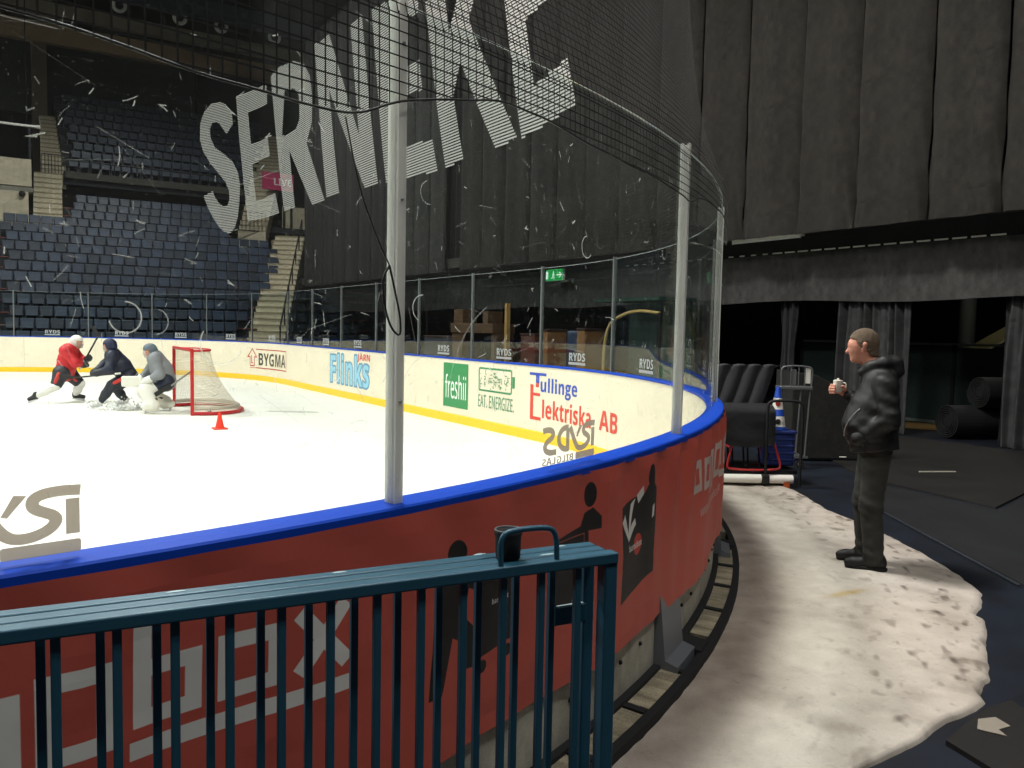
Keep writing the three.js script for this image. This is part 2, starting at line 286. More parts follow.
advert(10.9, 13.6, 0.30, 1.10, 'blue and red lettered electrician advert', (g, w, h) => {
  g.fillStyle = '#2f4fb4'; g.fillRect(w * 0.01, h * 0.045, w * 0.17, h * 0.05); g.fillRect(w * 0.075, h * 0.045, w * 0.035, h * 0.2);
  fit(g, 'ullinge', w * 0.115, h * 0.40, w * 0.40, h * 0.26, `bold @px ${SANS}`, '#2f4fb4');
  g.fillStyle = '#d9402f'; g.fillRect(w * 0.02, h * 0.28, w * 0.03, h * 0.68); g.fillRect(w * 0.02, h * 0.44, w * 0.10, h * 0.05); g.fillRect(w * 0.02, h * 0.90, w * 0.11, h * 0.06); g.fillRect(w * 0.075, h * 0.24, w * 0.03, h * 0.08);
  fit(g, 'lektriska', w * 0.135, h * 0.90, w * 0.54, h * 0.34, `bold @px ${SANS}`, '#d9402f');
  fit(g, 'AB', w * 0.76, h * 0.88, w * 0.22, h * 0.34, `bold @px ${SANS}`, '#d9402f');
}, 420);

// red banner hanging outside the near corner
{
  const wave = (s, h) => { const d = (TOP - h) / 0.82, tug = Math.abs(((s * 0.62) % 1) - 0.5) * 2; return 0.022 * Math.sin(s * 16 + d * 9 * (tug - 0.5)) * Math.exp(-d * 2.2) * Math.min(1, d * 8) * fbm(s * 1.3, 7) * 2 + 0.014 * Math.sin(s * 5.2 + 2 * fbm(s, h * 3)) * d + 0.020 * (fbm(s * 7 - h * 5, h * 4) - 0.5) * Math.sqrt(d + 0.02) + 0.035 * (fbm(s * 2.1 + 3, h * 1.4) - 0.5) * d; };
  const banner = thing('advert_banner', 'red cloth banner with white lettering and black figures hung outside the curved boards', 'banner');
  const H0 = 0.34, H1 = 1.165;
  const draw = (a, b) => (g, w, h) => {
    const X = (s) => (s - a) / (b - a) * w, Y = (y) => (H1 - y) / (H1 - H0) * h, D = (m) => m / (b - a) * w;
    g.fillStyle = '#b85042'; g.fillRect(0, 0, w, h);
    for (let i = 0; i < 5000; i++) { g.fillStyle = rnd() > 0.5 ? 'rgba(255,180,160,0.025)' : 'rgba(50,0,0,0.035)'; g.fillRect(rnd() * w, rnd() * h, rr(1, 5), rr(1, 5)); }
    // big square lettering
    const white = '#d6d3cc'; g.strokeStyle = white; g.lineWidth = D(0.042); g.lineJoin = 'miter';
    const word = (s0, y0, k) => { // square glyphs b a m a b o x
      const U = (m) => D(m * k), PX = (m) => X(s0 + m * k), PY = (y) => Y(y0 + y * k), T = 0.042;
      const R = (m0, m1, a0, a1) => g.strokeRect(PX(m0) + U(T / 2), PY(a1) + U(T / 2), U(m1 - m0 - T), PY(a0) - PY(a1) - U(T));
      const V = (m, a0, a1) => g.fillRect(PX(m), PY(a1), U(T), PY(a0) - PY(a1));
      g.lineWidth = U(T);
      R(0, 0.165, 0.01, 0.18); V(0, 0.01, 0.29); R(0.21, 0.37, 0.0, 0.18);
      for (const m of [0.42, 0.50, 0.58]) V(m, -0.05, 0.18); g.fillRect(PX(0.42), PY(0.18), U(0.2), U(T));
      R(0.648, 0.81, -0.005, 0.205); R(0.848, 1.012, 0.025, 0.185); V(0.848, 0.025, 0.295); R(1.052, 1.225, 0.025, 0.195);
      g.lineWidth = U(0.046); g.beginPath(); g.moveTo(PX(1.27), PY(0.205)); g.lineTo(PX(1.42), PY(0.035)); g.moveTo(PX(1.42), PY(0.205)); g.lineTo(PX(1.27), PY(0.035)); g.stroke();
      g.fillRect(PX(0.84), PY(-0.005), U(0.6), U(0.045));
    };
    g.fillStyle = white; word(0.82, 0.75, 1);
    // black figures pushing boxes
    const ink = '#171515'; g.fillStyle = ink;
    const dot = (s, y, rx, ry = rx) => { g.beginPath(); g.ellipse(X(s), Y(y), D(rx), D(ry), 0, 0, 7); g.fill(); };
    const poly = (p) => { g.beginPath(); p.forEach(([s, y], i) => (i ? g.lineTo(X(s), Y(y)) : g.moveTo(X(s), Y(y)))); g.closePath(); g.fill(); };
    const label = (s, y, r) => { g.fillStyle = '#c03a30'; dot(s, y, r); g.fillStyle = '#d6d3cc'; fit(g, 'bamabox', X(s - r * 2.3), Y(y - r * 0.3), D(r * 3.4), D(r * 0.62), `bold @px ${SANS}`, '#d6d3cc'); g.fillStyle = ink; };
    const k1 = ([s, y]) => [s + 0.03, 0.56 + (y - 0.40) * 0.66];
    dot(2.68, 1.0, 0.045, 0.042);
    poly([[2.56, 0.99], [2.66, 1.01], [2.72, 0.96], [2.80, 0.86], [2.78, 0.82], [2.70, 0.88], [2.68, 0.74], [2.76, 0.62], [2.74, 0.46], [2.69, 0.47], [2.69, 0.60], [2.62, 0.66], [2.57, 0.40], [2.51, 0.40], [2.53, 0.75]].map(k1));
    poly([[2.79, 0.62], [2.975, 0.64], [2.98, 0.945], [2.79, 0.925]]); dot(2.81, 0.585, 0.022); dot(2.95, 0.60, 0.022); label(2.91, 0.80, 0.03);
    g.strokeStyle = '#8a4a40'; g.lineWidth = D(0.006); g.strokeRect(X(2.81), Y(0.92), D(0.14), D(0.035));
    poly([[3.22, 0.64], [3.47, 0.67], [3.47, 0.96], [3.22, 0.93]]); label(3.40, 0.82, 0.032); g.strokeRect(X(3.24), Y(0.92), D(0.2), D(0.04));
    dot(3.48, 1.07, 0.042, 0.05); poly([[3.40, 0.93], [3.44, 1.0], [3.5, 1.015], [3.56, 0.97], [3.56, 0.92]]);
    poly([[3.76, 0.54], [4.14, 0.60], [4.15, 1.01], [3.76, 0.965]]); dot(4.06, 1.07, 0.04, 0.05); poly([[3.98, 0.95], [4.03, 1.03], [4.1, 1.025], [4.15, 0.95]]);
    label(3.96, 0.765, 0.05); g.fillStyle = '#d6d3cc';
    poly([[3.76, 0.90], [3.80, 0.93], [3.84, 0.84], [3.88, 0.96], [3.93, 0.98], [3.87, 0.86], [3.93, 0.89], [3.94, 0.86], [3.84, 0.80]]); poly([[3.94, 0.99], [3.99, 1.03], [4.0, 0.99], [3.96, 0.95]]); poly([[4.09, 0.86], [4.115, 0.87], [4.115, 0.93], [4.09, 0.92]]);
    // second wordmark near the bend
    g.strokeStyle = g.fillStyle = '#b7a9a2'; word(4.86, 0.82, 1.05); fit(g, 'www.bamabox.se', X(5.0), Y(0.68), D(0.9), D(0.06), `@px ${SANS}`, '#b7a9a2');
  };
  for (const [a, b] of [[-3.0, 0.6], [0.6, 3.6], [3.6, 7.2], [7.2, 10.8]]) {
    const t = canvasTex(b > 8 || a < 0 ? 512 : 2000, b > 8 || a < 0 ? 128 : Math.round(2000 * (H1 - H0) / (b - a)), draw(a, b));
    part('cloth', sheet(a, b, H0, H1, 0.118, false, 14, wave), std(0xffffff, 0.62, { map: t, side: THREE.DoubleSide }), banner);
  }
}

// ---------------------------------------------------------------- glass
const shield = thing('glass_shield', 'tall scratched clear glass panes with metal posts standing on the curved rink boards', 'glass');
{
  const glass = new THREE.MeshPhysicalMaterial({ color: 0xf2f6f5, roughness: 0.0, transmission: 1, thickness: 0, ior: 1.42, specularIntensity: 0.55 });
  const edge = std(0xc9d0cf, 0.3, { transparent: true, opacity: 0.65 });
  const scratchTex = [0, 1, 2, 3].map((k) => canvasTex(1400, 940, (g, w, h) => {
    g.clearRect(0, 0, w, h); g.lineCap = 'round';
    const far = k === 3, n = far ? 90 : [520, 640, 600][k];
    const ink = (a) => `rgba(235,236,232,${a})`;
    for (let i = 0; i < n; i++) {
      const x = rnd() * w, y = h * (0.08 + 0.9 * Math.pow(rnd(), 0.8)), r = rnd(); g.strokeStyle = ink(rr(0.08, 0.5)); g.lineWidth = rr(0.5, 1.6);
      g.beginPath(); g.moveTo(x, y);
      if (r < 0.45) g.lineTo(x + rr(-7, 7), y + rr(4, 16));
      else if (r < 0.75) { const a = rr(0, 6.3), l = rr(6, 32); g.quadraticCurveTo(x + Math.cos(a) * l * 0.5 + rr(-5, 5), y + Math.sin(a) * l * 0.5, x + Math.cos(a) * l, y + Math.sin(a) * l); }
      else if (r < 0.9) { g.lineWidth = rr(1.2, 3.2); g.lineTo(x + rr(-10, 10), y + rr(-5, 5)); g.lineTo(x + rr(-12, 12), y + rr(-8, 8)); }
      else { g.lineWidth = 0.7; g.lineTo(x + rr(-120, 120), y + rr(-70, 70)); }
      g.stroke();
    }
    for (let i = 0; i < (far ? 2 : 5); i++) { const x = rr(0, w), y = rr(h * 0.25, h), r = rr(60, 240), a = rr(0, 6); g.strokeStyle = ink(rr(0.12, 0.3)); g.lineWidth = rr(1.2, 3); g.beginPath(); g.arc(x, y, r, a, a + rr(0.5, 1.6)); g.stroke(); }
    for (let i = 0; i < (far ? 3 : 6); i++) { const x = rr(0, w), y = rr(h * 0.3, h * 0.95), r = rr(16, 36), a = rr(0, 6); g.strokeStyle = ink(rr(0.15, 0.4)); g.lineWidth = rr(1.5, 3.5); g.beginPath(); g.arc(x, y, r, a, a + rr(2.4, 4.5)); g.stroke(); }
    for (let i = 0; i < 6500; i++) { g.fillStyle = ink(rr(0.03, 0.16)); g.fillRect(rnd() * w, rnd() * h, rr(0.8, 2), rr(0.8, 2)); }
  }));
  const film = (t) => new THREE.MeshPhysicalMaterial({ color: 0xffffff, roughness: 1, transmission: 0.6, thickness: 0, specularIntensity: 0.1, map: t, transparent: true, side: THREE.DoubleSide });
  const scratch = scratchTex.map(film);
  const small = canvasTex(256, 128, (g, w, h) => { fit(g, 'RYDS', w * 0.04, h * 0.66, w * 0.92, h * 0.55, `bold @px ${SANS}`, 'rgba(240,242,242,0.85)'); g.fillStyle = 'rgba(240,242,242,0.8)'; g.fillRect(w * 0.04, h * 0.76, w * 0.92, h * 0.18); });
  const smallM = film(small);
  const big = canvasTex(720, 300, (g, w, h) => {
    const c = 'rgba(158,143,128,0.95)'; g.strokeStyle = g.fillStyle = c; g.lineCap = 'butt'; g.lineJoin = 'round';
    g.fillRect(w * 0.015, h * 0.20, w * 0.068, h * 0.50);                               // stem of R
    g.lineWidth = w * 0.062; g.beginPath(); g.moveTo(w * 0.01, h * 0.09); g.bezierCurveTo(w * 0.13, h * 0.06, w * 0.25, h * 0.08, w * 0.24, h * 0.24); g.bezierCurveTo(w * 0.23, h * 0.36, w * 0.13, h * 0.36, w * 0.13, h * 0.48); g.bezierCurveTo(w * 0.14, h * 0.62, w * 0.25, h * 0.72, w * 0.32, h * 0.68); g.bezierCurveTo(w * 0.40, h * 0.64, w * 0.44, h * 0.30, w * 0.50, h * 0.09); g.stroke();
    g.beginPath(); g.moveTo(w * 0.265, h * 0.10); g.lineTo(w * 0.325, h * 0.08); g.lineTo(w * 0.385, h * 0.36); g.lineTo(w * 0.355, h * 0.38); g.closePath(); g.fill(); // short arm of Y
    g.beginPath(); g.moveTo(w * 0.53, h * 0.10); g.bezierCurveTo(w * 0.75, h * 0.02, w * 0.76, h * 0.66, w * 0.54, h * 0.64); g.lineTo(w * 0.54, h * 0.12); g.stroke();
    g.beginPath(); g.moveTo(w * 0.97, h * 0.10); g.bezierCurveTo(w * 0.80, h * 0.02, w * 0.76, h * 0.24, w * 0.84, h * 0.32); g.bezierCurveTo(w * 0.98, h * 0.42, w * 0.98, h * 0.70, w * 0.74, h * 0.66); g.stroke();
    g.beginPath(); g.roundRect(w * 0.01, h * 0.78, w * 0.38, h * 0.18, h * 0.04); g.fill();
    fit(g, 'BILGLAS', w * 0.42, h * 0.96, w * 0.56, h * 0.18, `bold @px ${SANS}`, c);
  });
  const bigM = film(big);
  const postNear = new THREE.MeshPhysicalMaterial({ color: 0xeeeeea, roughness: 0.55, transmission: 0.55, thickness: 0, side: THREE.DoubleSide }), postFar = std(0x6c6f70, 0.4, { metalness: 0.4 });
  const posts = []; posts.push(-2.4); for (let a = 1.7; a < 90; a += 14.9) posts.push(az(a));
  for (let k = 0; k <= 6; k++) posts.push(L1 + k * 13 / 6); for (const a of [106.9, 121.9, 136.7, 151.6, 167]) posts.push(L2 + az(a - 90)); for (let k = 0; k < 6; k++) posts.push(L3 + 0.1 + k * 2.1);
  posts.sort((a, b) => a - b);
  const list = posts.filter((p, i) => i === 0 || p - posts[i - 1] > 0.7);
  list.forEach((s, i) => {
    const farSide = s > L2 - 5, nx = list[i + 1];
    if (nx) {
      const pane = part('pane', sweep([[0.044, TOP - 0.01], [0.044, GLASS], [0.056, GLASS], [0.056, TOP - 0.01]], s + 0.012, nx - 0.012), glass, shield);
      part('pane_edge', sweep([[0.048, GLASS], [0.048, GLASS + 0.004], [0.052, GLASS + 0.004], [0.052, GLASS]], s + 0.012, nx - 0.012), edge, pane, 'pale polished top edge');
      const k = s < L1 - 2 ? (i % 3) : 3;
      part('scratch_marks', sheet(s + 0.03, nx - 0.03, TOP + 0.01, GLASS - 0.01, k === 3 ? 0.041 : 0.059, i % 2 === 0), scratch[k], pane, 'white scratches and puck marks');
      if (s > az(60)) { const c = (s + nx) / 2, w = 0.26; part('sticker', sheet(c - w, c + w, TOP + 0.03, TOP + 0.24, 0.040, true), smallM, pane, 'small white lettered sticker'); }
      if (Math.abs(s - az(1.7)) < 0.1) part('sticker', sheet(az(7.88), az(10.7), TOP + 0.004, TOP + 0.165, 0.042, true), bigM, pane, 'grey mirrored lettered sticker');
      if (Math.abs(s - az(16.6)) < 0.1) part('sticker', sheet(az(21.7), az(24.5), TOP + 0.01, TOP + 0.165, 0.042, true), bigM, pane, 'grey mirrored lettered sticker');
    }
    // post: two slim clear channels with a metal core
    const a = ringAt(s, 0.03), b = ringAt(s, 0.066), st = part('post', [
      sweep([[0.026, TOP - 0.005], [0.026, GLASS + 0.03], [0.038, GLASS + 0.03], [0.038, TOP - 0.005]], s - 0.0155, s + 0.0155, { step: 0.1 }),
      sweep([[0.062, TOP - 0.005], [0.062, GLASS + 0.03], [0.074, GLASS + 0.03], [0.074, TOP - 0.005]], s - 0.0155, s + 0.0155, { step: 0.1 })], s < az(70) ? postNear : postFar, shield);
    part('channel', [sweep([[0.038, TOP - 0.005], [0.038, GLASS + 0.02], [0.062, GLASS + 0.02], [0.062, TOP - 0.005]], s - 0.017, s - 0.009, { step: 0.1 }), sweep([[0.038, TOP - 0.005], [0.038, GLASS + 0.02], [0.062, GLASS + 0.02], [0.062, TOP - 0.005]], s + 0.009, s + 0.017, { step: 0.1 })], s < az(70) ? postNear : postFar, st);
    if (s < L1 && s > 0) for (const h of [1.5, 2.1, 2.55]) { const r = ringAt(s, 0.076), q = new THREE.SphereGeometry(0.006, 6, 5); q.translate(r[0], h, r[1]); part('rivet', q, M.steel, st); }
  });
}

// ---------------------------------------------------------------- safety net with lettering
const inset = (h) => 0.42 * (1 - Math.exp(-Math.max(h - 2.7, 0) / 0.9));
{
  const net = thing('safety_net', 'black safety net with huge striped white letters hanging above the glass', 'net');
  const tile = dataTex(128, 128, (u, v, x, y) => { const a = (x % 64) < 8 || (y % 64) < 8; return [255, 255, 255, a ? 255 : 0]; });
  tile.repeat.set(14, 14);
  const mesh = std(0x060606, 0.9, { map: tile, transparent: true, side: THREE.DoubleSide });
  const wob = (s, h) => 0.02 * Math.sin(s * 1.7 + h * 0.4) * Math.min(1, Math.max(0, (h - 2.6) * 2));
  const prof = []; for (let h = 2.62; h < 13; h += h < 5 ? 0.2 : 0.8) prof.push([0.09 - inset(h), h]);
  for (const [a, b] of [[-4.5, L1], [L1, L2], [L2, L3 + 4]]) part('mesh_panel', sweep(prof, a, b, { closed: false, step: 0.3, wave: wob }), mesh, net);
  // lower hem drawn down at the tie
  const HEM = [[0, 2.38], [9.7, 2.355], [12.4, 2.315], [15.1, 2.29], [15.7, 2.34], [16.4, 2.375], [19.3, 2.475], [21.5, 2.465], [23.6, 2.435], [29.8, 2.41], [31.2, 2.39], [32.5, 2.45], [38, 2.47], [46, 2.40], [47, 2.45], [90, 2.45], [300, 2.45]];
  const dip = (s) => { const a = s / az(1); let k = 1; while (k < HEM.length - 1 && HEM[k][0] < a) k++; const f = Math.max(0, (a - HEM[k - 1][0]) / (HEM[k][0] - HEM[k - 1][0])); return HEM[k - 1][1] + (HEM[k][1] - HEM[k - 1][1]) * f + 0.003 * Math.sin(s * 30); };
  const hem = (s) => { const r = ringAt(s, 0.095); return [r[0], dip(s), r[1]]; };
  const P = [], UV = [], I = [], n = 260, s0 = -4.5, s1 = L3; for (let i = 0; i <= n; i++) { const s = s0 + (s1 - s0) * i / n, b = hem(s), t = ringAt(s, 0.09); P.push(...b, t[0], 2.63, t[1]); UV.push(s, b[1], s, 2.63); if (i < n) { const k = i * 2; I.push(k, k + 2, k + 1, k + 1, k + 2, k + 3); } }
  const g = new THREE.BufferGeometry(); g.setAttribute('position', new THREE.Float32BufferAttribute(P, 3)); g.setAttribute('uv', new THREE.Float32BufferAttribute(UV, 2)); g.setIndex(I); g.computeVertexNormals();
  part('hem_panel', g, mesh, net);
  const pts = []; for (let i = 0; i <= 300; i++) pts.push(hem(s0 + (s1 - s0) * i / 300)); part('hem_rope', tube(pts, 0.0038, 6, 900), M.black, net);
  const tie = az(15.1), at = (a, h, o = 0.1) => { const r = ringAt(az(a), o); return [r[0], h, r[1]]; };
  part('tie_cord', tube([at(15.1, 2.29), at(15.45, 2.1), at(15.9, 1.96), at(16.15, 1.90)], 0.0022, 6, 40), M.black, net);
  part('tie_loop', tube([at(16.15, 1.90), at(16.0, 1.86), at(16.05, 1.78), at(16.25, 1.715), at(16.42, 1.70), at(16.44, 1.74), at(16.25, 1.85), at(16.15, 1.90)], 0.0034, 6, 60), M.black, net);
  part('top_cord', tube([...Array(60).keys()].map((i) => { const r = ringAt(-4.5 + (L3 + 4.5) * i / 59, 0.09); return [r[0], 2.69, r[1]]; }), 0.0018, 5, 400), M.black, net);
  // the printed letters, as woven white stripes on the far side of the net
  const LET = [
    [[29.61, 7.57], [29.25, 7.85], [29.32, 8.17], [29.61, 8.46], [29.98, 8.61], [30.38, 8.58], [30.7, 8.39], [30.9, 8.03], [30.92, 7.54], [30.77, 7.15], [30.42, 6.74], [30.0, 6.39], [29.66, 6.11], [29.49, 5.82], [29.49, 5.56], [29.6, 5.4], [29.78, 5.38], [30.02, 5.49], [30.21, 5.68], [30.34, 5.89], [30.78, 5.76], [30.58, 5.38], [30.3, 5.01], [30.05, 4.75], [29.8, 4.59], [29.49, 4.54], [29.22, 4.71], [29.04, 5.02], [28.93, 5.43], [28.87, 5.96], [28.99, 6.36], [29.29, 6.71], [29.76, 6.99], [30.21, 7.23], [30.41, 7.55], [30.44, 7.82], [30.34, 7.98], [30.15, 8.0], [29.98, 7.94], [29.76, 7.72]],
    [[29.08, 8.66], [27.04, 8.63], [26.97, 8.06], [28.35, 8.02], [28.17, 7.08], [26.94, 7.13], [26.76, 6.56], [28.08, 6.5], [27.87, 5.38], [26.28, 5.46], [25.97, 4.87], [28.45, 4.84], [28.93, 7.54]],
    [[26.67, 8.76], [25.78, 8.8], [24.51, 8.62], [23.73, 8.34], [23.24, 7.94], [23.06, 7.44], [23.08, 6.76], [23.49, 6.34], [22.21, 4.75], [23.11, 4.73], [24.92, 6.39], [24.52, 4.86], [25.49, 4.87]],
    [[22.89, 8.58], [22.07, 4.79], [21.22, 4.78], [21.84, 7.27], [19.67, 4.69], [18.95, 4.67], [19.81, 8.33], [20.48, 8.35], [19.95, 5.87], [21.85, 8.54]],
    [[19.27, 8.3], [17.02, 8.04], [17.05, 7.54], [18.27, 7.68], [18.05, 6.69], [16.98, 6.71], [16.84, 6.11], [17.96, 6.17], [17.82, 5.22], [16.44, 5.15], [16.26, 4.55], [18.55, 4.65]],
    [[16.86, 8.09], [16.06, 7.93], [15.81, 6.82], [15.28, 7.71], [14.7, 7.5], [15.1, 6.84], [13.59, 4.64], [14.23, 4.59], [15.38, 6.23], [15.62, 5.72], [15.29, 4.58], [15.95, 4.56]],
    [[14.17, 7.65], [12.8, 7.7], [12.65, 7.26], [13.49, 7.22], [13.43, 6.81], [12.48, 6.9], [12.33, 6.49], [13.37, 6.31], [13.11, 5.31], [12.13, 5.45], [11.87, 4.77], [13.47, 4.61]],
  ];
  const HOLE = [[25.34, 8.04], [24.5, 7.91], [24.1, 7.64], [24.05, 7.04], [24.39, 6.82], [25.58, 6.88]];
  const letterM = std(0x8f8f8c, 0.8, { side: THREE.DoubleSide });
  const cross = (poly, h) => { const c = []; for (let i = 0; i < poly.length; i++) { const a = poly[i], b = poly[(i + 1) % poly.length]; if ((a[1] <= h) !== (b[1] <= h)) c.push(a[0] + (b[0] - a[0]) * (h - a[1]) / (b[1] - a[1])); } return c; };
  LET.forEach((poly, q) => {
    const P = [], I = [], lo = Math.min(...poly.map((p) => p[1])), hi = Math.max(...poly.map((p) => p[1]));
    for (let h = Math.floor(lo / 0.05) * 0.05; h < hi; h += 0.05) {
      const c = cross(poly, h + 0.02); if (q === 2) c.push(...cross(HOLE, h + 0.02)); c.sort((a, b) => a - b);
      for (let k = 0; k + 1 < c.length; k += 2) { const n = Math.max(1, Math.ceil((c[k + 1] - c[k]) / 0.4)); for (let i = 0; i <= n; i++) { const s = c[k] + (c[k + 1] - c[k]) * i / n; for (const y of [h, h + 0.027]) { const r = ringAt(s, 0.06 - inset(y)); P.push(r[0], y, r[1]); } if (i < n) { const e = P.length / 3 - 2; I.push(e, e + 2, e + 1, e + 1, e + 2, e + 3); } } }
    }
    const g = new THREE.BufferGeometry(); g.setAttribute('position', new THREE.Float32BufferAttribute(P, 3)); g.setAttribute('uv', new THREE.Float32BufferAttribute(new Array(P.length / 3 * 2).fill(0), 2)); g.setIndex(I); g.computeVertexNormals();
    part('letter', g, letterM, net, 'white striped letter');
  });
}

// ---------------------------------------------------------------- flood lights over the ice, hall lamps behind the camera
function lampPanel(x, y, z, w, d, power, name, label, color, group) {
  const t = thing(name, label, 'lamp', [x, y, z], 0, group);
  part('housing', rbox(w + 0.16, 0.16, d + 0.16, 0.03, 0, 0.1, 0), M.darkmetal, t);
  part('lamp_panel', box(w, 0.02, d, 0, 0.01, 0), new THREE.MeshStandardMaterial({ color: 0xffffff, emissive: color, emissiveIntensity: 6 }), t);
  for (const s of [-1, 1]) part('hanger', bar([s * w * 0.4, 0.16, 0], [s * w * 0.4, (x > 12 ? 3.72 : 18.2) - y, 0], 0.02), M.darkmetal, t);
  const l = new THREE.RectAreaLight(color, power, w, d); l.position.set(x, y - 0.03, z); l.lookAt(x, y - 5, z); l.name = numbered(name + '_glow'); scene.add(l);
}
FLOODS.forEach(([x, y, z], i) => lampPanel(x, y, z, FLOOD_W, FLOOD_D, FLOOD_POWER, 'flood_lamp', ['large flood lamp above the goal end ice nearest the glass', 'large flood lamp above the goal end ice by the far boards', 'large flood lamp above mid ice on the near side', 'large flood lamp above mid ice on the far side', 'large flood lamp above the boards before the far seats'][i], new THREE.Color(1, 0.975, 0.935), 'flood lamps over the ice'));
HALL.forEach(([x, y, z, p], i) => lampPanel(x, y, z, 1.2, 0.6, p, 'hall_lamp', ['hall lamp hanging behind the gate over the snow', 'hall lamp hanging far left behind the gate', 'hall lamp hanging far right behind the man'][i], new THREE.Color(1, 0.98, 0.945), 'hall lamps over the walkway'));
// ---------------------------------------------------------------- hanging curtains at the end of the hall
function curtainGeo(z0, z1, h0, h1, x, fn, nz = 26, nh = 30) { // surface in z / height, x from fn(u, v) ; given thickness by a back sheet
  const P = [], UV = [], I = [];
  for (let side = 0; side < 2; side++) { const base = P.length / 3;
    for (let i = 0; i <= nz; i++) for (let j = 0; j <= nh; j++) { const u = i / nz, v = Math.pow(j / nh, 1.6), z = z0 + (z1 - z0) * u, [dx, dy] = fn(u, v, z); P.push(x + dx + side * 0.02, h0 + (h1 - h0) * v + dy, z); UV.push(z, h0 + (h1 - h0) * v); }
    for (let i = 0; i < nz; i++) for (let j = 0; j < nh; j++) { const k = base + i * (nh + 1) + j; side ? I.push(k, k + 1, k + nh + 1, k + 1, k + nh + 2, k + nh + 1) : I.push(k, k + nh + 1, k + 1, k + 1, k + nh + 1, k + nh + 2); } }
  const g = new THREE.BufferGeometry(); g.setAttribute('position', new THREE.Float32BufferAttribute(P, 3)); g.setAttribute('uv', new THREE.Float32BufferAttribute(UV, 2)); g.setIndex(I); g.computeVertexNormals(); return g;
}
{
  const felt = grain(0.80, 0.22, 20, 14); felt.repeat.set(0.5, 0.5);
  const cloth = std(0x37342f, 0.95, { map: felt }), light = std(0x3f3f3b, 0.95, { map: felt }), darker = std(0x242321, 0.95, { map: felt });
  const curt = thing('arena_curtain', 'huge dark grey felt curtain of seamed panels hanging above the walkway', 'curtain');
  const seams = [15.9, 14.5, 13.1, 11.75, 10.43, 9.28, 7.98, 6.8, 5.48, 4.2, 2.9, 1.6, 0.3, -1, -2.3, -3.6, -4.9, -6.24];
  const fold = (amp, ph) => (u, v, z) => {
    const c = 2 * u - 1, e = 1 - Math.abs(c); let d = -amp * (1 - Math.pow(Math.abs(c), 3.2)) * (1 - 0.25 * v);
    d += 0.05 * Math.exp(-e * 14);                                                       // pulled in at the seam
    const low = Math.exp(-v * 7); d -= 0.05 * low * Math.sin((e * 22 - v * 60) + ph) * Math.exp(-e * 5);   // gathers near the hem
    d -= 0.05 * (fbm(z * 1.6 + ph, v * 9) - 0.5) + 0.012 * (fbm(z * 9, v * 40 + ph) - 0.5) + 0.05 * Math.sin(u * 9.4 + ph) * 0.35;
    return [d, -0.02 * Math.sin(Math.PI * u) * (1 - v) + 0.02 * (fbm(z * 3, 2) - 0.5) * (1 - v)];
  };
  for (let i = 0; i < seams.length - 1; i++) part('curtain_panel', curtainGeo(seams[i + 1] + 0.012, seams[i] - 0.012, 3.6, 15, 9.5, fold(i < 9 ? 0.08 : 0.035, i * 1.3)), cloth, curt);
  part('curtain_rail', box(0.06, 0.06, 23, 9.5, 15.05, 4.8), M.darkmetal, curt); for (const z of [-5, 4, 13]) part('hanger', bar([9.5, 15.08, z], [9.5, 18.2, z], 0.02), M.darkmetal, curt);
  const narrow = thing('arena_curtain', 'narrow lighter grey curtain strip left of the dark gap behind the glass', 'curtain');
  for (const [a, b, m] of [[-8.5, -7.28, light], [-9.7, -8.5, light], [-10.84, -9.7, light]]) part('curtain_panel', curtainGeo(a + 0.01, b - 0.01, 3.6, 15, 9.5, fold(0.03, a)), m, narrow);
  part('curtain_rail', box(0.06, 0.06, 3.5, 9.5, 15.05, -9.06), M.darkmetal, narrow); part('hanger', bar([9.5, 15.08, -9], [9.5, 18.2, -9], 0.02), M.darkmetal, narrow);
  const left = thing('arena_curtain', 'black curtain hanging beside the far stair behind the white letters', 'curtain');
  for (let z = -22.0; z < -10.9; z += 1.39) part('curtain_panel', curtainGeo(z + 0.01, z + 1.38, 3.6, 15, 9.52, fold(0.04, z)), darker, left);
  part('curtain_rail', box(0.06, 0.06, 10.9, 9.52, 15.05, -16.5), M.darkmetal, left); for (const z of [-21, -12]) part('hanger', bar([9.52, 15.08, z], [9.52, 18.2, z], 0.02), M.darkmetal, left);
  const backing = thing('arena_curtain', 'black backing curtain showing in the gap between two grey curtains', 'curtain');
  part('curtain_panel', curtainGeo(-7.6, -5.9, 3.62, 15, 9.78, (u, v, z) => [0.04 * Math.sin(u * 30), 0]), std(0x111111, 0.95), backing); part('hanger', bar([9.79, 15, -6.8], [9.79, 18.2, -6.8], 0.02), M.darkmetal, backing);
  // valance below the soffit
  const val = thing('valance', 'grey fabric valance stretched along the beam over the dark opening', 'valance');
  const vm = std(0x5a5856, 0.95, { map: felt });
  for (const [a, b] of [[4, 14.5], [-8, 4], [-22, -8]]) part('fabric', curtainGeo(a + 0.003, b - 0.003, 2.38, 3.34, 10.4, (u, v, z) => [0.03 * (fbm(z * 0.8, v * 2) - 0.5) + 0.02 * Math.sin(z * 1.1), 0.03 * Math.sin(z * 1.3) * (1 - v)], 80, 10), vm, val);
  part('track', beam([10.4, 3.37, -22], [10.4, 3.37, 14.5], 0.03, 0.05), M.darkmetal, val);
  for (let z = 1.0; z < 10.2; z += 0.31) part('white_tie', rbox(0.02, 0.028, z > 5.5 ? 0.24 : 0.13, 0.006, 10.37, 3.375, z), M.white, val, 'short white tie');
  for (let z = -20; z <= 14; z += 4.25) part('strut', beam([10.44, 3.38, z], [10.44, 3.72, z], 0.05, 0.05), M.darkmetal, val);
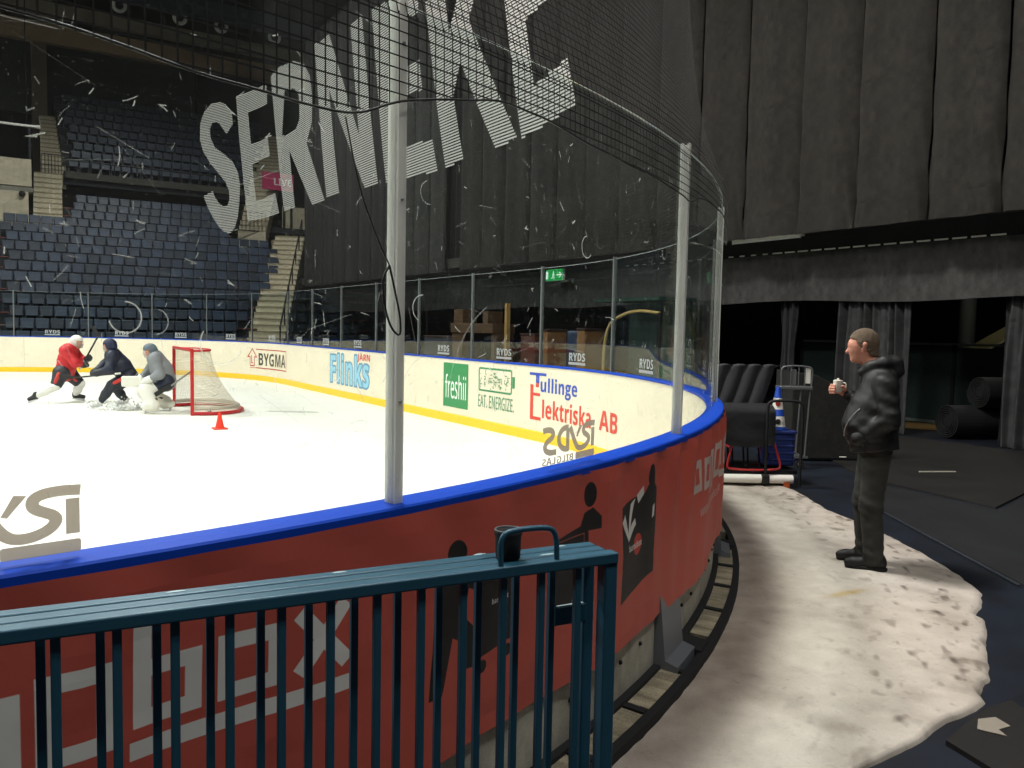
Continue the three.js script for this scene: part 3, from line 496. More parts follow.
  // gathered black curtains in the opening
  const pleat = (n, tight) => (u, v, z) => { const w = 0.06 + 0.05 * Math.sin(u * 17); return [w * Math.sin(u * n * 6.283 + 1.2 * Math.sin(v * 3 + u * 5)), 0]; };
  const drape = std(0x4c4c4d, 0.8, { map: felt });
  const drapeOf = (z0, z1, n, label, top = 2.52, mat = drape, waist = 0) => { const t = thing('stage_curtain', label, 'curtain'); const f = pleat(n); const g = curtainGeo(z0, z1, 0.0, top, 10.58, f, n * 12, 16);
    if (waist) { const p = g.attributes.position, c = (z0 + z1) / 2; for (let i = 0; i < p.count; i++) { const k = 1 - waist * Math.exp(-(((p.getY(i) - 1.35) / 0.5) ** 2)); p.setZ(i, c + (p.getZ(i) - c) * k); } g.computeVertexNormals(); }
    part('fabric', g, mat, t); part('rail', bar([10.58, top, z0], [10.58, top, z1], 0.02), M.darkmetal, t); part('hanger', beam([10.58, top, (z0 + z1) / 2], [10.58, 3.7, (z0 + z1) / 2], 0.03, 0.03), M.darkmetal, t); };
  drapeOf(6.95, 8.45, 9, 'wide black pleated curtain hanging behind the head of the man');
  drapeOf(5.6, 6.05, 3, 'narrow gathered dark curtain left of the wide pleated one', 2.52, std(0x38393a, 0.85, { map: felt }), 0.35);
  drapeOf(10.05, 10.75, 4, 'black pleated curtain at the right edge of the photo');
  // dim tube fitting under the soffit
  const fl = thing('ceiling_lamp', 'long unlit white tube fitting under the soffit at the top of the opening', 'lamp', [9.98, 3.64, 5.65]);
  part('body', rbox(0.12, 0.07, 1.75, 0.015, 0.06, 0.02, 0), M.white, fl); part('tube', bar([0, -0.035, -0.82], [0, -0.035, 0.82], 0.019), std(0xf7f6f0, 0.3), fl); for (const s of [-1, 1]) part('socket', rbox(0.05, 0.06, 0.03, 0.006, 0.01, -0.025, 0.84 * s), M.white, fl);
  // exit sign
  const ex = thing('exit_sign', 'green glowing exit sign with white running figure hanging behind the glass', 'sign', [9.9, 3.24, -1.55], 0);
  const exT = canvasTex(256, 96, (g, w, h) => { g.fillStyle = '#16a34a'; g.fillRect(0, 0, w, h); g.fillStyle = '#f4fff4'; g.fillRect(w * 0.03, h * 0.12, w * 0.12, h * 0.76); g.beginPath(); g.arc(w * 0.47, h * 0.22, h * 0.1, 0, 7); g.fill(); g.lineWidth = h * 0.1; g.strokeStyle = '#f4fff4'; g.beginPath(); g.moveTo(w * 0.47, h * 0.35); g.lineTo(w * 0.44, h * 0.6); g.lineTo(w * 0.36, h * 0.85); g.moveTo(w * 0.44, h * 0.6); g.lineTo(w * 0.52, h * 0.7); g.lineTo(w * 0.5, h * 0.9); g.moveTo(w * 0.46, h * 0.38); g.lineTo(w * 0.38, h * 0.5); g.moveTo(w * 0.46, h * 0.38); g.lineTo(w * 0.55, h * 0.5); g.stroke(); g.lineWidth = h * 0.1; g.beginPath(); g.moveTo(w * 0.66, h * 0.5); g.lineTo(w * 0.92, h * 0.5); g.moveTo(w * 0.8, h * 0.25); g.lineTo(w * 0.93, h * 0.5); g.lineTo(w * 0.8, h * 0.75); g.stroke(); });
  part('case', rbox(0.08, 0.32, 0.82, 0.015, 0.045, 0, 0), M.white, ex);
  const f = new THREE.PlaneGeometry(0.8, 0.3); f.rotateY(-Math.PI / 2); f.translate(-0.002, 0, 0); part('lit_face', f, new THREE.MeshStandardMaterial({ color: 0x111111, emissive: 0xffffff, emissiveMap: exT, emissiveIntensity: 1.5 }), ex, 'glowing green face');
  const xl = new THREE.RectAreaLight(new THREE.Color(0.15, 0.8, 0.3), 0.5, 0.78, 0.28); xl.position.set(9.87, 3.24, -1.55); xl.lookAt(0, 3.24, -1.55); xl.name = 'exit_sign_glow'; scene.add(xl);
  for (const s of [-0.3, 0.3]) part('hanger', bar([0.04, 0.16, s], [0.04, 0.475, s], 0.008), M.darkmetal, ex);
}
// back of the hall under the end stand
{
  const green = std(0x17382f, 0.7, { map: fabricTex }), frame = std(0x6d746f, 0.5, { metalness: 0.5 });
  const p = thing('partition', 'dark green partition wall with thin metal rails standing behind the man', 'partition', [13, 0, 0]);
  for (const [a, b] of [[6.75, 7.9], [7.95, 9.1], [9.15, 10.3], [4.3, 6.7]]) part('panel', box(0.05, 1.5, b - a - 0.02, 0, 0.79, (a + b) / 2), green, p);
  part('top_rail', beam([0, 1.6, 4.3], [0, 1.6, 10.3], 0.05, 0.05), frame, p); part('bottom_rail', beam([-0.03, 0.03, 4.3], [-0.03, 0.03, 10.3], 0.05, 0.06), frame, p);
  for (const z of [4.3, 6.72, 7.92, 9.12, 10.3]) part('upright', beam([-0.01, 0, z], [-0.01, 1.6, z], 0.06, 0.07), M.darkmetal, p);
  const st = thing('stair_flight', 'olive green stair flight sloping up behind the partition', 'stair', [13.9, 0, 0]);
  part('stringer', beam([0, 1.15, 7.3], [0, 2.9, 10.2], 0.25, 0.22), std(0x77734f, 0.8), st); part('edge_strip', beam([-0.14, 1.02, 7.35], [-0.14, 2.74, 10.2], 0.03, 0.04), std(0xa09d84, 0.7), st); part('side_panel', (() => { const s = new THREE.Shape([[7.3, 0], [10.2, 0], [10.2, 2.7], [7.3, 1.0]].map((q) => new THREE.Vector2(...q))); const g = new THREE.ExtrudeGeometry(s, { depth: 0.06, bevelEnabled: false }); g.rotateY(-Math.PI / 2); return g; })(), std(0x2b4a3e, 0.8), st);
  for (let k = 0; k < 7; k++) part('tread', box(0.9, 0.05, 0.32, 0.6, 1.2 + k * 0.24, 7.6 + k * 0.38), M.concrete, st);
  solo('column', bar([14.6, 0, 7.25], [14.6, 3.7, 7.25], 0.16, 0.16, 20), std(0x3b423e, 0.7), 'round grey green column standing behind the partition', 'column');
  const mat = std(0x101112, 0.75);
  const roll = (x, y, z, r, L, turn, label) => { const t = thing('rolled_mat', label, 'rolled mat', [x, y, z], turn);
    const pts = []; for (let i = 0; i <= 150; i++) { const a = i / 150 * Math.PI * 2 * 5, q = r * (0.35 + 0.62 * i / 150); pts.push(new THREE.Vector2(Math.cos(a) * q, Math.sin(a) * q)); }
    const sh = new THREE.Shape([...pts, ...pts.slice().reverse().map((p) => p.clone().multiplyScalar((p.length() - 0.016) / p.length()))]);
    const g = new THREE.ExtrudeGeometry(sh, { depth: L, bevelEnabled: false, curveSegments: 1 }); g.translate(0, r, 0); part('mat', g, mat, t);
    const core = new THREE.CylinderGeometry(r * 0.33, r * 0.33, L * 0.98, 16, 1, false); core.rotateX(Math.PI / 2); core.translate(0, r, L / 2); part('core', core, M.black, t); };
  roll(10.9, -0.02, 9.02, 0.31, 1.1, Math.PI / 2 * 0.75, 'black rolled mat lying lowest by the right hand curtain');
  roll(11.25, 0.52, 9.35, 0.29, 1.1, Math.PI / 2 * 0.75, 'black rolled mat stacked behind on top of the lowest roll');
  solo('mat_stand', rbox(0.9, 0.5, 0.6, 0.03, 12.35, 0.24, 9.95), M.black, 'low black box carrying the upper rolled mat', 'box');
  solo('floor_patch', (() => { const g = rbox(1.2, 0.012, 0.7, 0.005); g.rotateY(0.5); g.translate(12.3, -0.012, 7.7); return g; })(), std(0x8a6f3c, 0.8), 'tan board lying on the floor before the partition', 'board');
  // things behind the end boards, seen through both panes of glass
  const wood = std(0x6e4e30, 0.7, { map: grain(0.8, 0.25, 3, 30) });
  const wb = thing('workbench', 'brown wooden bench on legs behind the end glass', 'bench', [6.6, 0, 0.2]);
  part('top', rbox(0.6, 0.22, 2.0, 0.01, 0, 1.74, 0.05), wood, wb); part('leg', (() => { const s = new THREE.Shape([[-0.9, 0], [-0.6, 0], [-0.45, 1.2], [-0.3, 1.64], [-0.95, 1.64]].map((q) => new THREE.Vector2(...q))); const g = new THREE.ExtrudeGeometry(s, { depth: 0.5, bevelEnabled: false }); g.rotateY(-Math.PI / 2); g.translate(0.25, 0, 0); return g; })(), wood, wb); part('leg', box(0.5, 1.64, 0.12, 0, 0.82, 0.98), wood, wb);
  for (const [z, w, h, l] of [[-0.55, 0.45, 0.34, 'larger wooden block on the left end of the wooden bench'], [0.75, 0.24, 0.28, 'smaller wooden block on the right end of the wooden bench']]) solo('wooden_block', rbox(0.4, h, w, 0.01, 6.6, 1.85 + h / 2, z), wood, l, 'block');
  solo('wooden_post', beam([6.5, -0.02, 1.55], [6.5, 2.3, 1.55], 0.09, 0.09), std(0xb08a4e, 0.7), 'thin yellowish wooden post right of the wooden bench', 'post');
  const dk = std(0x3d241c, 0.8);
  for (const [z, w, h, c, l] of [[2.15, 0.55, 1.62, 0x5a2f22, 'reddish brown crate beside the thin wooden post'], [2.75, 0.3, 1.72, 0x8a5f36, 'upright light brown crate right of the reddish one'], [-2.2, 1.4, 1.5, 0x3a3a3c, 'dark grey equipment chest left of the wooden bench'], [4.05, 0.26, 1.75, 0x8c6238, 'slim brown board stack before the green shelter']]) { const t = thing('storage_crate', l, 'crate', [6.9, -0.02, z]); const m = std(c, 0.75); part('body', rbox(0.5, h, w, 0.015, 0, h / 2, 0), m, t); part('lid', rbox(0.53, 0.05, w + 0.03, 0.01, 0, h + 0.025, 0), dk, t); }
  const sh = thing('player_shelter', 'green shelter with a tan curved trim behind the end glass', 'shelter', [7.0, 0, 0]);
  part('back_panel', box(0.08, 2.3, 1.7, 0.5, 1.15, 5.4), std(0x1d3c30, 0.7), sh); part('roof', (() => { const s = new THREE.Shape([[4.5, 2.28], [6.3, 2.28], [6.3, 2.34], [4.5, 2.34]].map((q) => new THREE.Vector2(...q))); const g = new THREE.ExtrudeGeometry(s, { depth: 0.9, bevelEnabled: false }); g.rotateY(-Math.PI / 2); g.translate(0.52, 0, 0); return g; })(), std(0x1d3c30, 0.7), sh);
  part('trim', tube([[-0.3, 0, 4.75], [-0.3, 1.5, 4.75], [-0.3, 1.86, 4.9], [-0.3, 2.03, 5.25], [-0.3, 2.10, 5.7], [-0.3, 2.06, 6.25]], 0.03, 8, 60), std(0xc9a764, 0.6), sh); part('leg', beam([-0.3, 0, 6.25], [-0.3, 2.06, 6.25], 0.06, 0.06), M.darkmetal, sh);
  solo('blue_tank', rbox(0.6, 1.75, 0.55, 0.06, 7.3, 0.855, 3.35), std(0x2a3a55, 0.5), 'dull blue tank beside the green shelter behind the end glass', 'tank');
}

lampPanel(13.2, 3.45, 8.3, 0.9, 0.14, 22, 'soffit_lamp', 'narrow lamp under the soffit lighting the stair behind the partition', new THREE.Color(1, 0.93, 0.78));
// ---------------------------------------------------------------- far stand
{
  const stairM = std(0xcabfa6, 0.85, { map: grain(0.9, 0.12, 10, 10) });
  const R = [5.5, 5.8, 6.25, 6.75, 7.25, 7.75, 8.2, 8.6, 8.95, 9.05, 8.95, 6.95, 7.08, 7.2, 7.34];
  const rowZ = (i) => -17.5 - 0.8 * i, rowH = (i) => 0.6 + 0.47 * i, upZ = (i) => -30.6 - 0.8 * i, upH = (i) => 9.2 + 0.59 * i;
  const low = new THREE.Group(); low.name = 'lower_stand'; low.userData.kind = 'structure'; scene.add(low);
  const X0 = -14;
  for (let i = 0; i < 15; i++) { const x1 = R[i] + 0.2, x0 = i > 11 ? -0.35 : X0; struct('terrace_step', box(x1 - x0, rowH(i) + 0.1, 0.8, (x0 + x1) / 2, (rowH(i) - 0.1) / 2, rowZ(i) - 0.15), M.step, low); struct('step_nosing', box(x1 - x0, 0.035, 0.03, (x0 + x1) / 2, rowH(i) - 0.01, rowZ(i) + 0.267), M.nosing, low); }
  const up = new THREE.Group(); up.name = 'upper_stand'; up.userData.kind = 'structure'; scene.add(up);
  for (let i = 0; i < 10; i++) { const x1 = 9.1 + i * 0.34; struct('terrace_step', box(x1 + 0.05, 0.62, 0.8, x1 / 2 - 0.03, upH(i) - 0.31, upZ(i) - 0.1), M.step, up); struct('step_nosing', box(x1 + 0.05, 0.03, 0.03, x1 / 2 - 0.03, upH(i), upZ(i) + 0.315), std(0x3a3c42, 0.7), up); }
  struct('parapet', box(8.7, 0.34, 0.15, 4.35, 9.02, -30.1), std(0x45443f, 0.9), up);
  struct('wall_behind_walkway', box(11, 2.2, 0.3, 4.9, 7.85, -31.2), std(0x0a0a0b, 0.95), up);
  struct('terrace_base', box(16, 0.3, 2.2, 4.6, 7.0, -30.2), M.step, up);
  struct('back_wall', box(46, 4.6, 0.3, -8, 16.0, -39.2), std(0x333a39, 0.9), up);
  // seats: one shared geometry
  const seatGeo = merged([(() => { const g = new RoundedBoxGeometry(0.47, 0.5, 0.06, 1, 0.028); g.scale(0.99, 0.76, 1); g.rotateX(-0.14); g.translate(0, 0.535, -0.12); return g; })(), (() => { const g = new RoundedBoxGeometry(0.45, 0.40, 0.06, 1, 0.028); g.scale(0.93, 0.6, 1); g.rotateX(-0.2); g.translate(0, 0.46, -0.03); return g; })(), box(0.05, 0.36, 0.1, -0.2, 0.2, -0.1), box(0.05, 0.36, 0.1, 0.2, 0.2, -0.1)]);
  const ORD = ['first', 'second', 'third', 'fourth', 'fifth', 'sixth', 'seventh', 'eighth', 'ninth', 'tenth', 'eleventh', 'twelfth', 'thirteenth', 'fourteenth', 'fifteenth', 'sixteenth', 'seventeenth', 'eighteenth', 'nineteenth', 'twentieth', 'twenty-first', 'twenty-second', 'twenty-third', 'twenty-fourth', 'twenty-fifth', 'twenty-sixth', 'twenty-seventh', 'twenty-eighth'];
  let count = 0; const extra = [];
  const seatMs = [0x2c3647, 0x272f3d, 0x323d50].map((c) => std(c, 0.5));
  const put = (x, y, z, label, group) => {
    if (count < 300) { const m = shade(new THREE.Mesh(seatGeo, seatMs[Math.floor(rnd() * 3)])); m.name = numbered('stadium_seat'); m.userData = { label, category: 'seat', group }; m.position.set(x, y, z); scene.add(m); count++; } else extra.push([x, y, z]);
  };
  for (let i = 0; i < 15; i++) { const x0 = i > 11 ? -0.1 : -3.05, row = []; for (let x = x0 + 0.3 + (i * 0.17) % 0.4; x < R[i] - 0.1; x += 0.49) row.push(x); row.reverse().forEach((x, k) => put(x, rowH(i), rowZ(i) - 0.05, `dark blue seat, ${ORD[k]} from the right in the ${ORD[14 - i]} row below the dark gap`, 'dark blue seats of the lower tier')); }
  for (let i = 0; i < 9; i++) { const row = []; for (let x = 0.4 + (i * 0.17) % 0.4; x < 8.75 + i * 0.34; x += 0.49) row.push(x); row.reverse().forEach((x, k) => put(x, upH(i), upZ(i) - 0.05, `dark blue seat, ${ORD[k]} from the right in the ${ORD[i]} row above the dark gap`, 'dark blue seats of the upper tier')); }
  if (extra.length) { const im = new THREE.InstancedMesh(seatGeo, seatMs[0], extra.length); extra.forEach(([x, y, z], i) => im.setMatrixAt(i, new THREE.Matrix4().makeTranslation(x, y, z))); im.name = 'stadium_seats'; im.castShadow = im.receiveShadow = true; im.userData = { label: 'remaining dark blue folding seats high in the upper tier of the stand', category: 'seats', kind: 'stuff' }; scene.add(im); }
  // stairs
  const noseM = std(0x8a8068, 0.85);
  const flight = (name, label, a, b, n, w) => { const t = thing(name, label, 'stair', [0, 0, 0]); const dx = b[0] - a[0], dy = b[1] - a[1], dz = b[2] - a[2], L = Math.hypot(dx, dz), yaw = Math.atan2(-dx, -dz);
    for (let k = 0; k < n; k++) { const f = (k + 0.5) / n, h = 0.9; const g = box(w, h, L / n + 0.01, 0, 0, 0); g.rotateY(yaw); g.translate(a[0] + dx * f, a[1] + dy * (k + 1) / n - h / 2, a[2] + dz * f); part('step', g, stairM, t); const e = box(w, 0.05, 0.03, 0, 0, 0.5 * L / n + 0.015); e.rotateY(yaw); e.translate(a[0] + dx * f, a[1] + dy * (k + 1) / n - 0.02, a[2] + dz * f); part('nosing', e, noseM, t); } return t; };
  flight('stair', 'cream concrete stair beside the left edge of the upper seats', [-0.5, 9.0, -30.6], [-0.25, 13.1, -36.8], 14, 1.1);
  flight('stair', 'cream concrete stair rising to the left of the dark gap', [-0.95, 6.15, -27.0], [-0.75, 9.0, -30.4], 10, 1.2);
  flight('stair', 'cream concrete stair behind the first two big letters', [9.85, 9.25, -30.45], [12.3, 13.85, -37.2], 16, 1.5);
  flight('stair', 'short cream concrete stair below the stair behind the big letters', [8.75, 6.5, -28.5], [9.8, 9.2, -30.3], 9, 1.5);
  flight('stair', 'long cream concrete stair at the right end of the lower seats', [6.15, 0.35, -16.9], [10.3, 6.4, -26.6], 22, 1.5);
  solo('landing', box(2.0, 0.5, 2.0, 10.95, 6.15, -28.1), stairM, 'cream concrete landing above the long right hand stair', 'landing');
  solo('landing_wall', box(2.0, 2.0, 0.2, 11.75, 7.4, -29.6), stairM, 'pale concrete wall behind the landing under the pink sign', 'wall');
  solo('stair_cheek', (() => { const s = new THREE.Shape([[0, 0], [11.2, 0], [11.2, 6.3], [0, 0.25]].map((q) => new THREE.Vector2(...q))); const g = new THREE.ExtrudeGeometry(s, { depth: 0.2, bevelEnabled: false }); g.rotateY(Math.atan2(9.7, 4.15)); g.translate(7.0, 0, -17.1); return g; })(), std(0x77746a, 0.9), 'grey concrete side wall of the long right hand stair', 'side wall');
  // railings
  const railing = (name, label, pts, h, every = 1) => { const t = thing(name, label, 'railing'); part('handrail', tube(pts.map((p) => [p[0], p[1] + h, p[2]]), 0.035, 8), M.black, t); pts.forEach((p, i) => { if (i % every === 0) part('post', bar([p[0], p[1] - 0.1, p[2]], [p[0], p[1] + h, p[2]], 0.03), M.black, t); }); return t; };
  const line = (a, b, n) => [...Array(n + 1).keys()].map((k) => a.map((v, q) => v + (b[q] - v) * k / n));
  railing('stair_railing', 'black handrail on posts down the long right hand stair', line([7.0, 0.7, -17.3], [10.9, 6.4, -26.6], 6), 0.95);
  railing('stair_railing', 'black handrail along the stair behind the second big letter', line([10.75, 9.3, -30.4], [13.0, 13.4, -36.4], 5), 0.95);
  railing('gap_railing', 'thin rail along the front of the upper seats', line([0.1, 9.3, -30.15], [8.6, 9.3, -30.15], 8), 0.45);
  const mesh = (name, label, x, y, z, w, h) => { const t = thing(name, label, 'railing', [x, y, z]); part('frame', [beam([-w / 2, h, 0], [w / 2, h, 0], 0.05, 0.05), beam([-w / 2, 0.02, 0], [w / 2, 0.02, 0], 0.04, 0.04)], M.black, t); for (let k = 0; k <= 8; k++) part('baluster', beam([-w / 2 + w * k / 8, 0, 0], [-w / 2 + w * k / 8, h, 0], 0.03, 0.03), M.black, t); };
  mesh('mesh_railing', 'black barred rail across the upper left stair', -0.45, 9.0, -30.25, 1.15, 0.95);
  mesh('mesh_railing', 'black barred rail at the foot of the stair behind the big letters', 8.6, 6.75, -28.3, 1.7, 1.0);
  // left hand box, wall and lamp
  const lb = thing('press_box', 'cream panelled balcony front at the left edge of the stand', 'balcony', [-3.1, 0, -28]);
  part('front_panel', rbox(3.1, 1.25, 0.2, 0.02, 0, 8.52, 0.3), stairM, lb); part('slab', box(3.2, 0.2, 1.2, 0, 7.75, -0.2), M.concrete, lb); part('post', beam([1.5, 7.8, 0.3], [1.5, 10.6, 0.3], 0.1, 0.1), M.darkmetal, lb);
  solo('balcony_wall', box(3.1, 1.6, 0.3, -3.25, 6.82, -27.55), stairM, 'cream wall with grooves below the left balcony', 'wall');
  const bf = new THREE.SphereGeometry(0.14, 12, 8); bf.translate(-1.95, 7.5, -27.28); solo('loudspeaker', bf, M.black, 'small round black loudspeaker under the left balcony', 'loudspeaker');
  const tl = thing('pipe_lamp', 'white tube lamp above the left balcony', 'lamp', [-2.9, 10.72, -28]); part('tube', bar([-2, 0, 0], [1.6, 0.03, 0], 0.06), std(0xf6f4ee, 0.3), tl); part('end_cap', bar([1.6, 0.03, 0], [1.75, 0.03, 0], 0.09), M.white, tl); for (const x of [-1.5, 1.2]) part('hanger', bar([x, 0, 0], [x, 7.5, 0], 0.025), M.darkmetal, tl);
  const sg = thing('banner_sign', 'pink sign with white capitals above the right landing', 'sign', [10.4, 9.7, -29.3]);
  const sgT = canvasTex(256, 128, (g, w, h) => { g.fillStyle = '#c2386a'; g.fillRect(0, 0, w, h); fit(g, 'LIVE', w * 0.34, h * 0.72, w * 0.6, h * 0.42, `bold @px ${SANS}`, '#f3dfe6'); });
  part('board', box(1.75, 0.95, 0.08), std(0xb03562, 0.6), sg); const sf = new THREE.PlaneGeometry(1.73, 0.93); sf.translate(0, 0, 0.043); part('print', sf, std(0xffffff, 0.6, { map: sgT }), sg); for (const s of [0.35, 0.75]) part('leg', beam([s, -3.3, -0.08], [s, 0, -0.08], 0.06, 0.06), M.darkmetal, sg);
  // round fittings under the roof
  const ring = new THREE.TorusGeometry(0.28, 0.09, 8, 20); ring.rotateX(0.35);
  [[2.46, 'round roof fitting nearest the left edge'], [5.33, 'second round roof fitting from the left'], [7.41, 'third round roof fitting from the left'], [10.26, 'round roof fitting nearest the big white letters']].forEach(([x, l]) => { const t = thing('roof_fitting', l, 'roof fitting', [x, 17.6, -29.5]); part('rim', ring, std(0xc9cbc8, 0.6), t); const c = new THREE.CylinderGeometry(0.2, 0.24, 0.5, 18); c.rotateX(Math.PI / 2 + 0.35); c.translate(0, 0.1, -0.25); part('stem', bar([0, 0.1, -0.2], [0, 0.6, -0.2], 0.03), M.darkmetal, t); part('can', c, M.darkmetal, t); });
}
// ---------------------------------------------------------------- steel crowd gates in front
{
  const teal = std(0x2c5f76, 0.42, { metalness: 0.1, map: grain(0.88, 0.16, 30, 30) }), worn = std(0x9fb3b8, 0.5);
  const U = [0.99582, 0.09128], turn = -Math.atan2(U[1], U[0]), E0 = [-1.88, 15.55];
  // local frame: x runs left to right along the gate (0 = right end), z towards the camera
  const gate = (label, off, right, bars0, pitch, n, rails, postW) => {
    const t = thing('crowd_gate', label, 'gate', [E0[0] + U[1] * off, 0, E0[1] - U[0] * off], turn); const Lx = -2.5;
    for (const [z0, z1] of rails) part('top_rail', rbox(right - Lx, 0.026, z1 - z0, 0.005, (right + Lx) / 2, 1.207, -(z0 + z1) / 2), teal, t);
    part('bottom_rail', rbox(right - Lx, 0.03, 0.03, 0.004, (right + Lx) / 2, 0.12, -0.022), teal, t);
    for (const x of [right - postW / 2, Lx + postW / 2]) { part('post', rbox(postW, 1.21, 0.036, 0.004, x, 0.59, -0.022), teal, t); part('foot', rbox(0.06, 0.02, 0.16, 0.005, x, -0.012, -0.02), teal, t); }
    for (let k = 0; k < n; k++) part('bar', rbox(0.0155, 1.09, 0.0155, 0.002, -(bars0 + pitch * k), 0.655, -0.02, 1), teal, t);
    return t;
  };
  const a = gate('teal steel crowd gate nearest the camera with a square frame end', 0, 0, 0.099, 0.0933, 25, [[0, 0.036]], 0.034);
  const b = gate('teal steel crowd gate stacked directly behind the front gate', 0.08, -0.01, 0.120, 0.0938, 24, [[-0.040, -0.005], [0.001, 0.034]], 0.03);
  part('latch_plate', rbox(0.085, 0.045, 0.006, 0.002, -0.075, 1.06, -0.005), teal, b); part('worn_edge', box(0.07, 0.005, 0.007, -0.077, 1.082, -0.004), worn, b, 'scratched pale edge');
  for (const [x, z] of [[-0.1, 0.02], [-0.3, 0.03], [-0.62, 0.02], [-0.93, 0.02], [-0.16, -0.03]]) part('chip', (() => { const g = new THREE.SphereGeometry(1, 8, 5); g.scale(0.016 + 0.008 * rnd(), 0.0014, 0.005); g.translate(x, 1.2203, -z + 0.0); return g; })(), worn, b, 'chipped pale paint');
  const h = part('handle', tube([[-0.296, 1.215, -0.012], [-0.296, 1.272, -0.012], [-0.288, 1.286, -0.012], [-0.27, 1.292, -0.012], [-0.19, 1.292, -0.012], [-0.172, 1.286, -0.012], [-0.163, 1.272, -0.012], [-0.158, 1.215, -0.012]], 0.0062, 10, 60), teal, a, 'bent round bar handle');
  const stop = thing('rubber_stopper', 'black round rubber stopper standing on the gate rails inside the bar handle', 'stopper', [E0[0] - U[0] * 0.255 + U[1] * 0.06, 1.2205, E0[1] - U[1] * 0.255 - U[0] * 0.06]);
  part('body', new THREE.LatheGeometry([[0.0, 0], [0.026, 0], [0.0275, 0.004], [0.029, 0.05], [0.031, 0.054], [0.031, 0.062], [0.027, 0.063], [0.025, 0.056], [0, 0.055]].map((p) => new THREE.Vector2(...p)), 28), M.rubber, stop);
  part('rim', (() => { const g = new THREE.TorusGeometry(0.029, 0.0022, 6, 28); g.rotateX(Math.PI / 2); g.translate(0, 0.063, 0); return g; })(), std(0x55585a, 0.6), stop);
}

// ---------------------------------------------------------------- smooth bodies: signed distances meshed on a grid
const V3 = (a) => a;
function cap(p, a, b, ra, rb) { const dx = b[0] - a[0], dy = b[1] - a[1], dz = b[2] - a[2], px = p[0] - a[0], py = p[1] - a[1], pz = p[2] - a[2]; let t = (px * dx + py * dy + pz * dz) / (dx * dx + dy * dy + dz * dz + 1e-9); t = t < 0 ? 0 : t > 1 ? 1 : t; return Math.hypot(px - dx * t, py - dy * t, pz - dz * t) - (ra + (rb - ra) * t); }
function ell(p, c, r) { const x = (p[0] - c[0]) / r[0], y = (p[1] - c[1]) / r[1], z = (p[2] - c[2]) / r[2], k = Math.hypot(x, y, z), q = Math.hypot(x / r[0], y / r[1], z / r[2]); return q < 1e-6 ? -Math.min(...r) : k * (k - 1) / q; }
const smin = (a, b, k) => { const h = Math.max(k - Math.abs(a - b), 0) / k; return Math.min(a, b) - h * h * k * 0.25; };
const bones = (list, k) => (p) => { let d = 1e3; for (const b of list) { const e = b.length === 4 ? cap(p, b[0], b[1], b[2], b[3]) : ell(p, b[0], b[1]); d = d > 900 ? e : smin(d, e, k); } return d; };
function isosurface(f, lo, hi, cell) { // surface nets
  const n = [0, 1, 2].map((i) => Math.ceil((hi[i] - lo[i]) / cell) + 1), [nx, ny, nz] = n, F = new Float32Array(nx * ny * nz), id = (i, j, k) => (k * ny + j) * nx + i;
  for (let k = 0; k < nz; k++) for (let j = 0; j < ny; j++) for (let i = 0; i < nx; i++) F[id(i, j, k)] = f([lo[0] + i * cell, lo[1] + j * cell, lo[2] + k * cell]);
  const vert = new Int32Array(nx * ny * nz).fill(-1), P = [], I = [];
  const C = [[0, 0, 0], [1, 0, 0], [0, 1, 0], [1, 1, 0], [0, 0, 1], [1, 0, 1], [0, 1, 1], [1, 1, 1]], Ed = [[0, 1], [2, 3], [4, 5], [6, 7], [0, 2], [1, 3], [4, 6], [5, 7], [0, 4], [1, 5], [2, 6], [3, 7]];
  for (let k = 0; k < nz - 1; k++) for (let j = 0; j < ny - 1; j++) for (let i = 0; i < nx - 1; i++) {
    const v = C.map(([a, b, c]) => F[id(i + a, j + b, k + c)]); let m = 0; v.forEach((q) => { if (q < 0) m++; }); if (!m || m === 8) continue;
    let x = 0, y = 0, z = 0, c = 0; for (const [a, b] of Ed) if ((v[a] < 0) !== (v[b] < 0)) { const t = v[a] / (v[a] - v[b]); x += C[a][0] + (C[b][0] - C[a][0]) * t; y += C[a][1] + (C[b][1] - C[a][1]) * t; z += C[a][2] + (C[b][2] - C[a][2]) * t; c++; }
    vert[id(i, j, k)] = P.length / 3; P.push(lo[0] + (i + x / c) * cell, lo[1] + (j + y / c) * cell, lo[2] + (k + z / c) * cell);
  }
  const quad = (a, b, c, d, flip) => { if (a < 0 || b < 0 || c < 0 || d < 0) return; flip ? I.push(a, c, b, a, d, c) : I.push(a, b, c, a, c, d); };
  for (let k = 1; k < nz - 1; k++) for (let j = 1; j < ny - 1; j++) for (let i = 1; i < nx - 1; i++) {
    const s = F[id(i, j, k)] < 0;
    if (s !== F[id(i + 1, j, k)] < 0) quad(vert[id(i, j - 1, k - 1)], vert[id(i, j, k - 1)], vert[id(i, j, k)], vert[id(i, j - 1, k)], !s);
    if (s !== F[id(i, j + 1, k)] < 0) quad(vert[id(i - 1, j, k - 1)], vert[id(i - 1, j, k)], vert[id(i, j, k)], vert[id(i, j, k - 1)], !s);
    if (s !== F[id(i, j, k + 1)] < 0) quad(vert[id(i - 1, j - 1, k)], vert[id(i, j - 1, k)], vert[id(i, j, k)], vert[id(i - 1, j, k)], !s);
  }
  const g = new THREE.BufferGeometry(); g.setAttribute('position', new THREE.Float32BufferAttribute(P, 3)); g.setIndex(I); g.computeVertexNormals();
  const uv = new Float32Array(P.length / 3 * 2); for (let i = 0; i < uv.length / 2; i++) { uv[i * 2] = P[i * 3] + P[i * 3 + 2]; uv[i * 2 + 1] = P[i * 3 + 1]; } g.setAttribute('uv', new THREE.BufferAttribute(uv, 2)); return g;
}
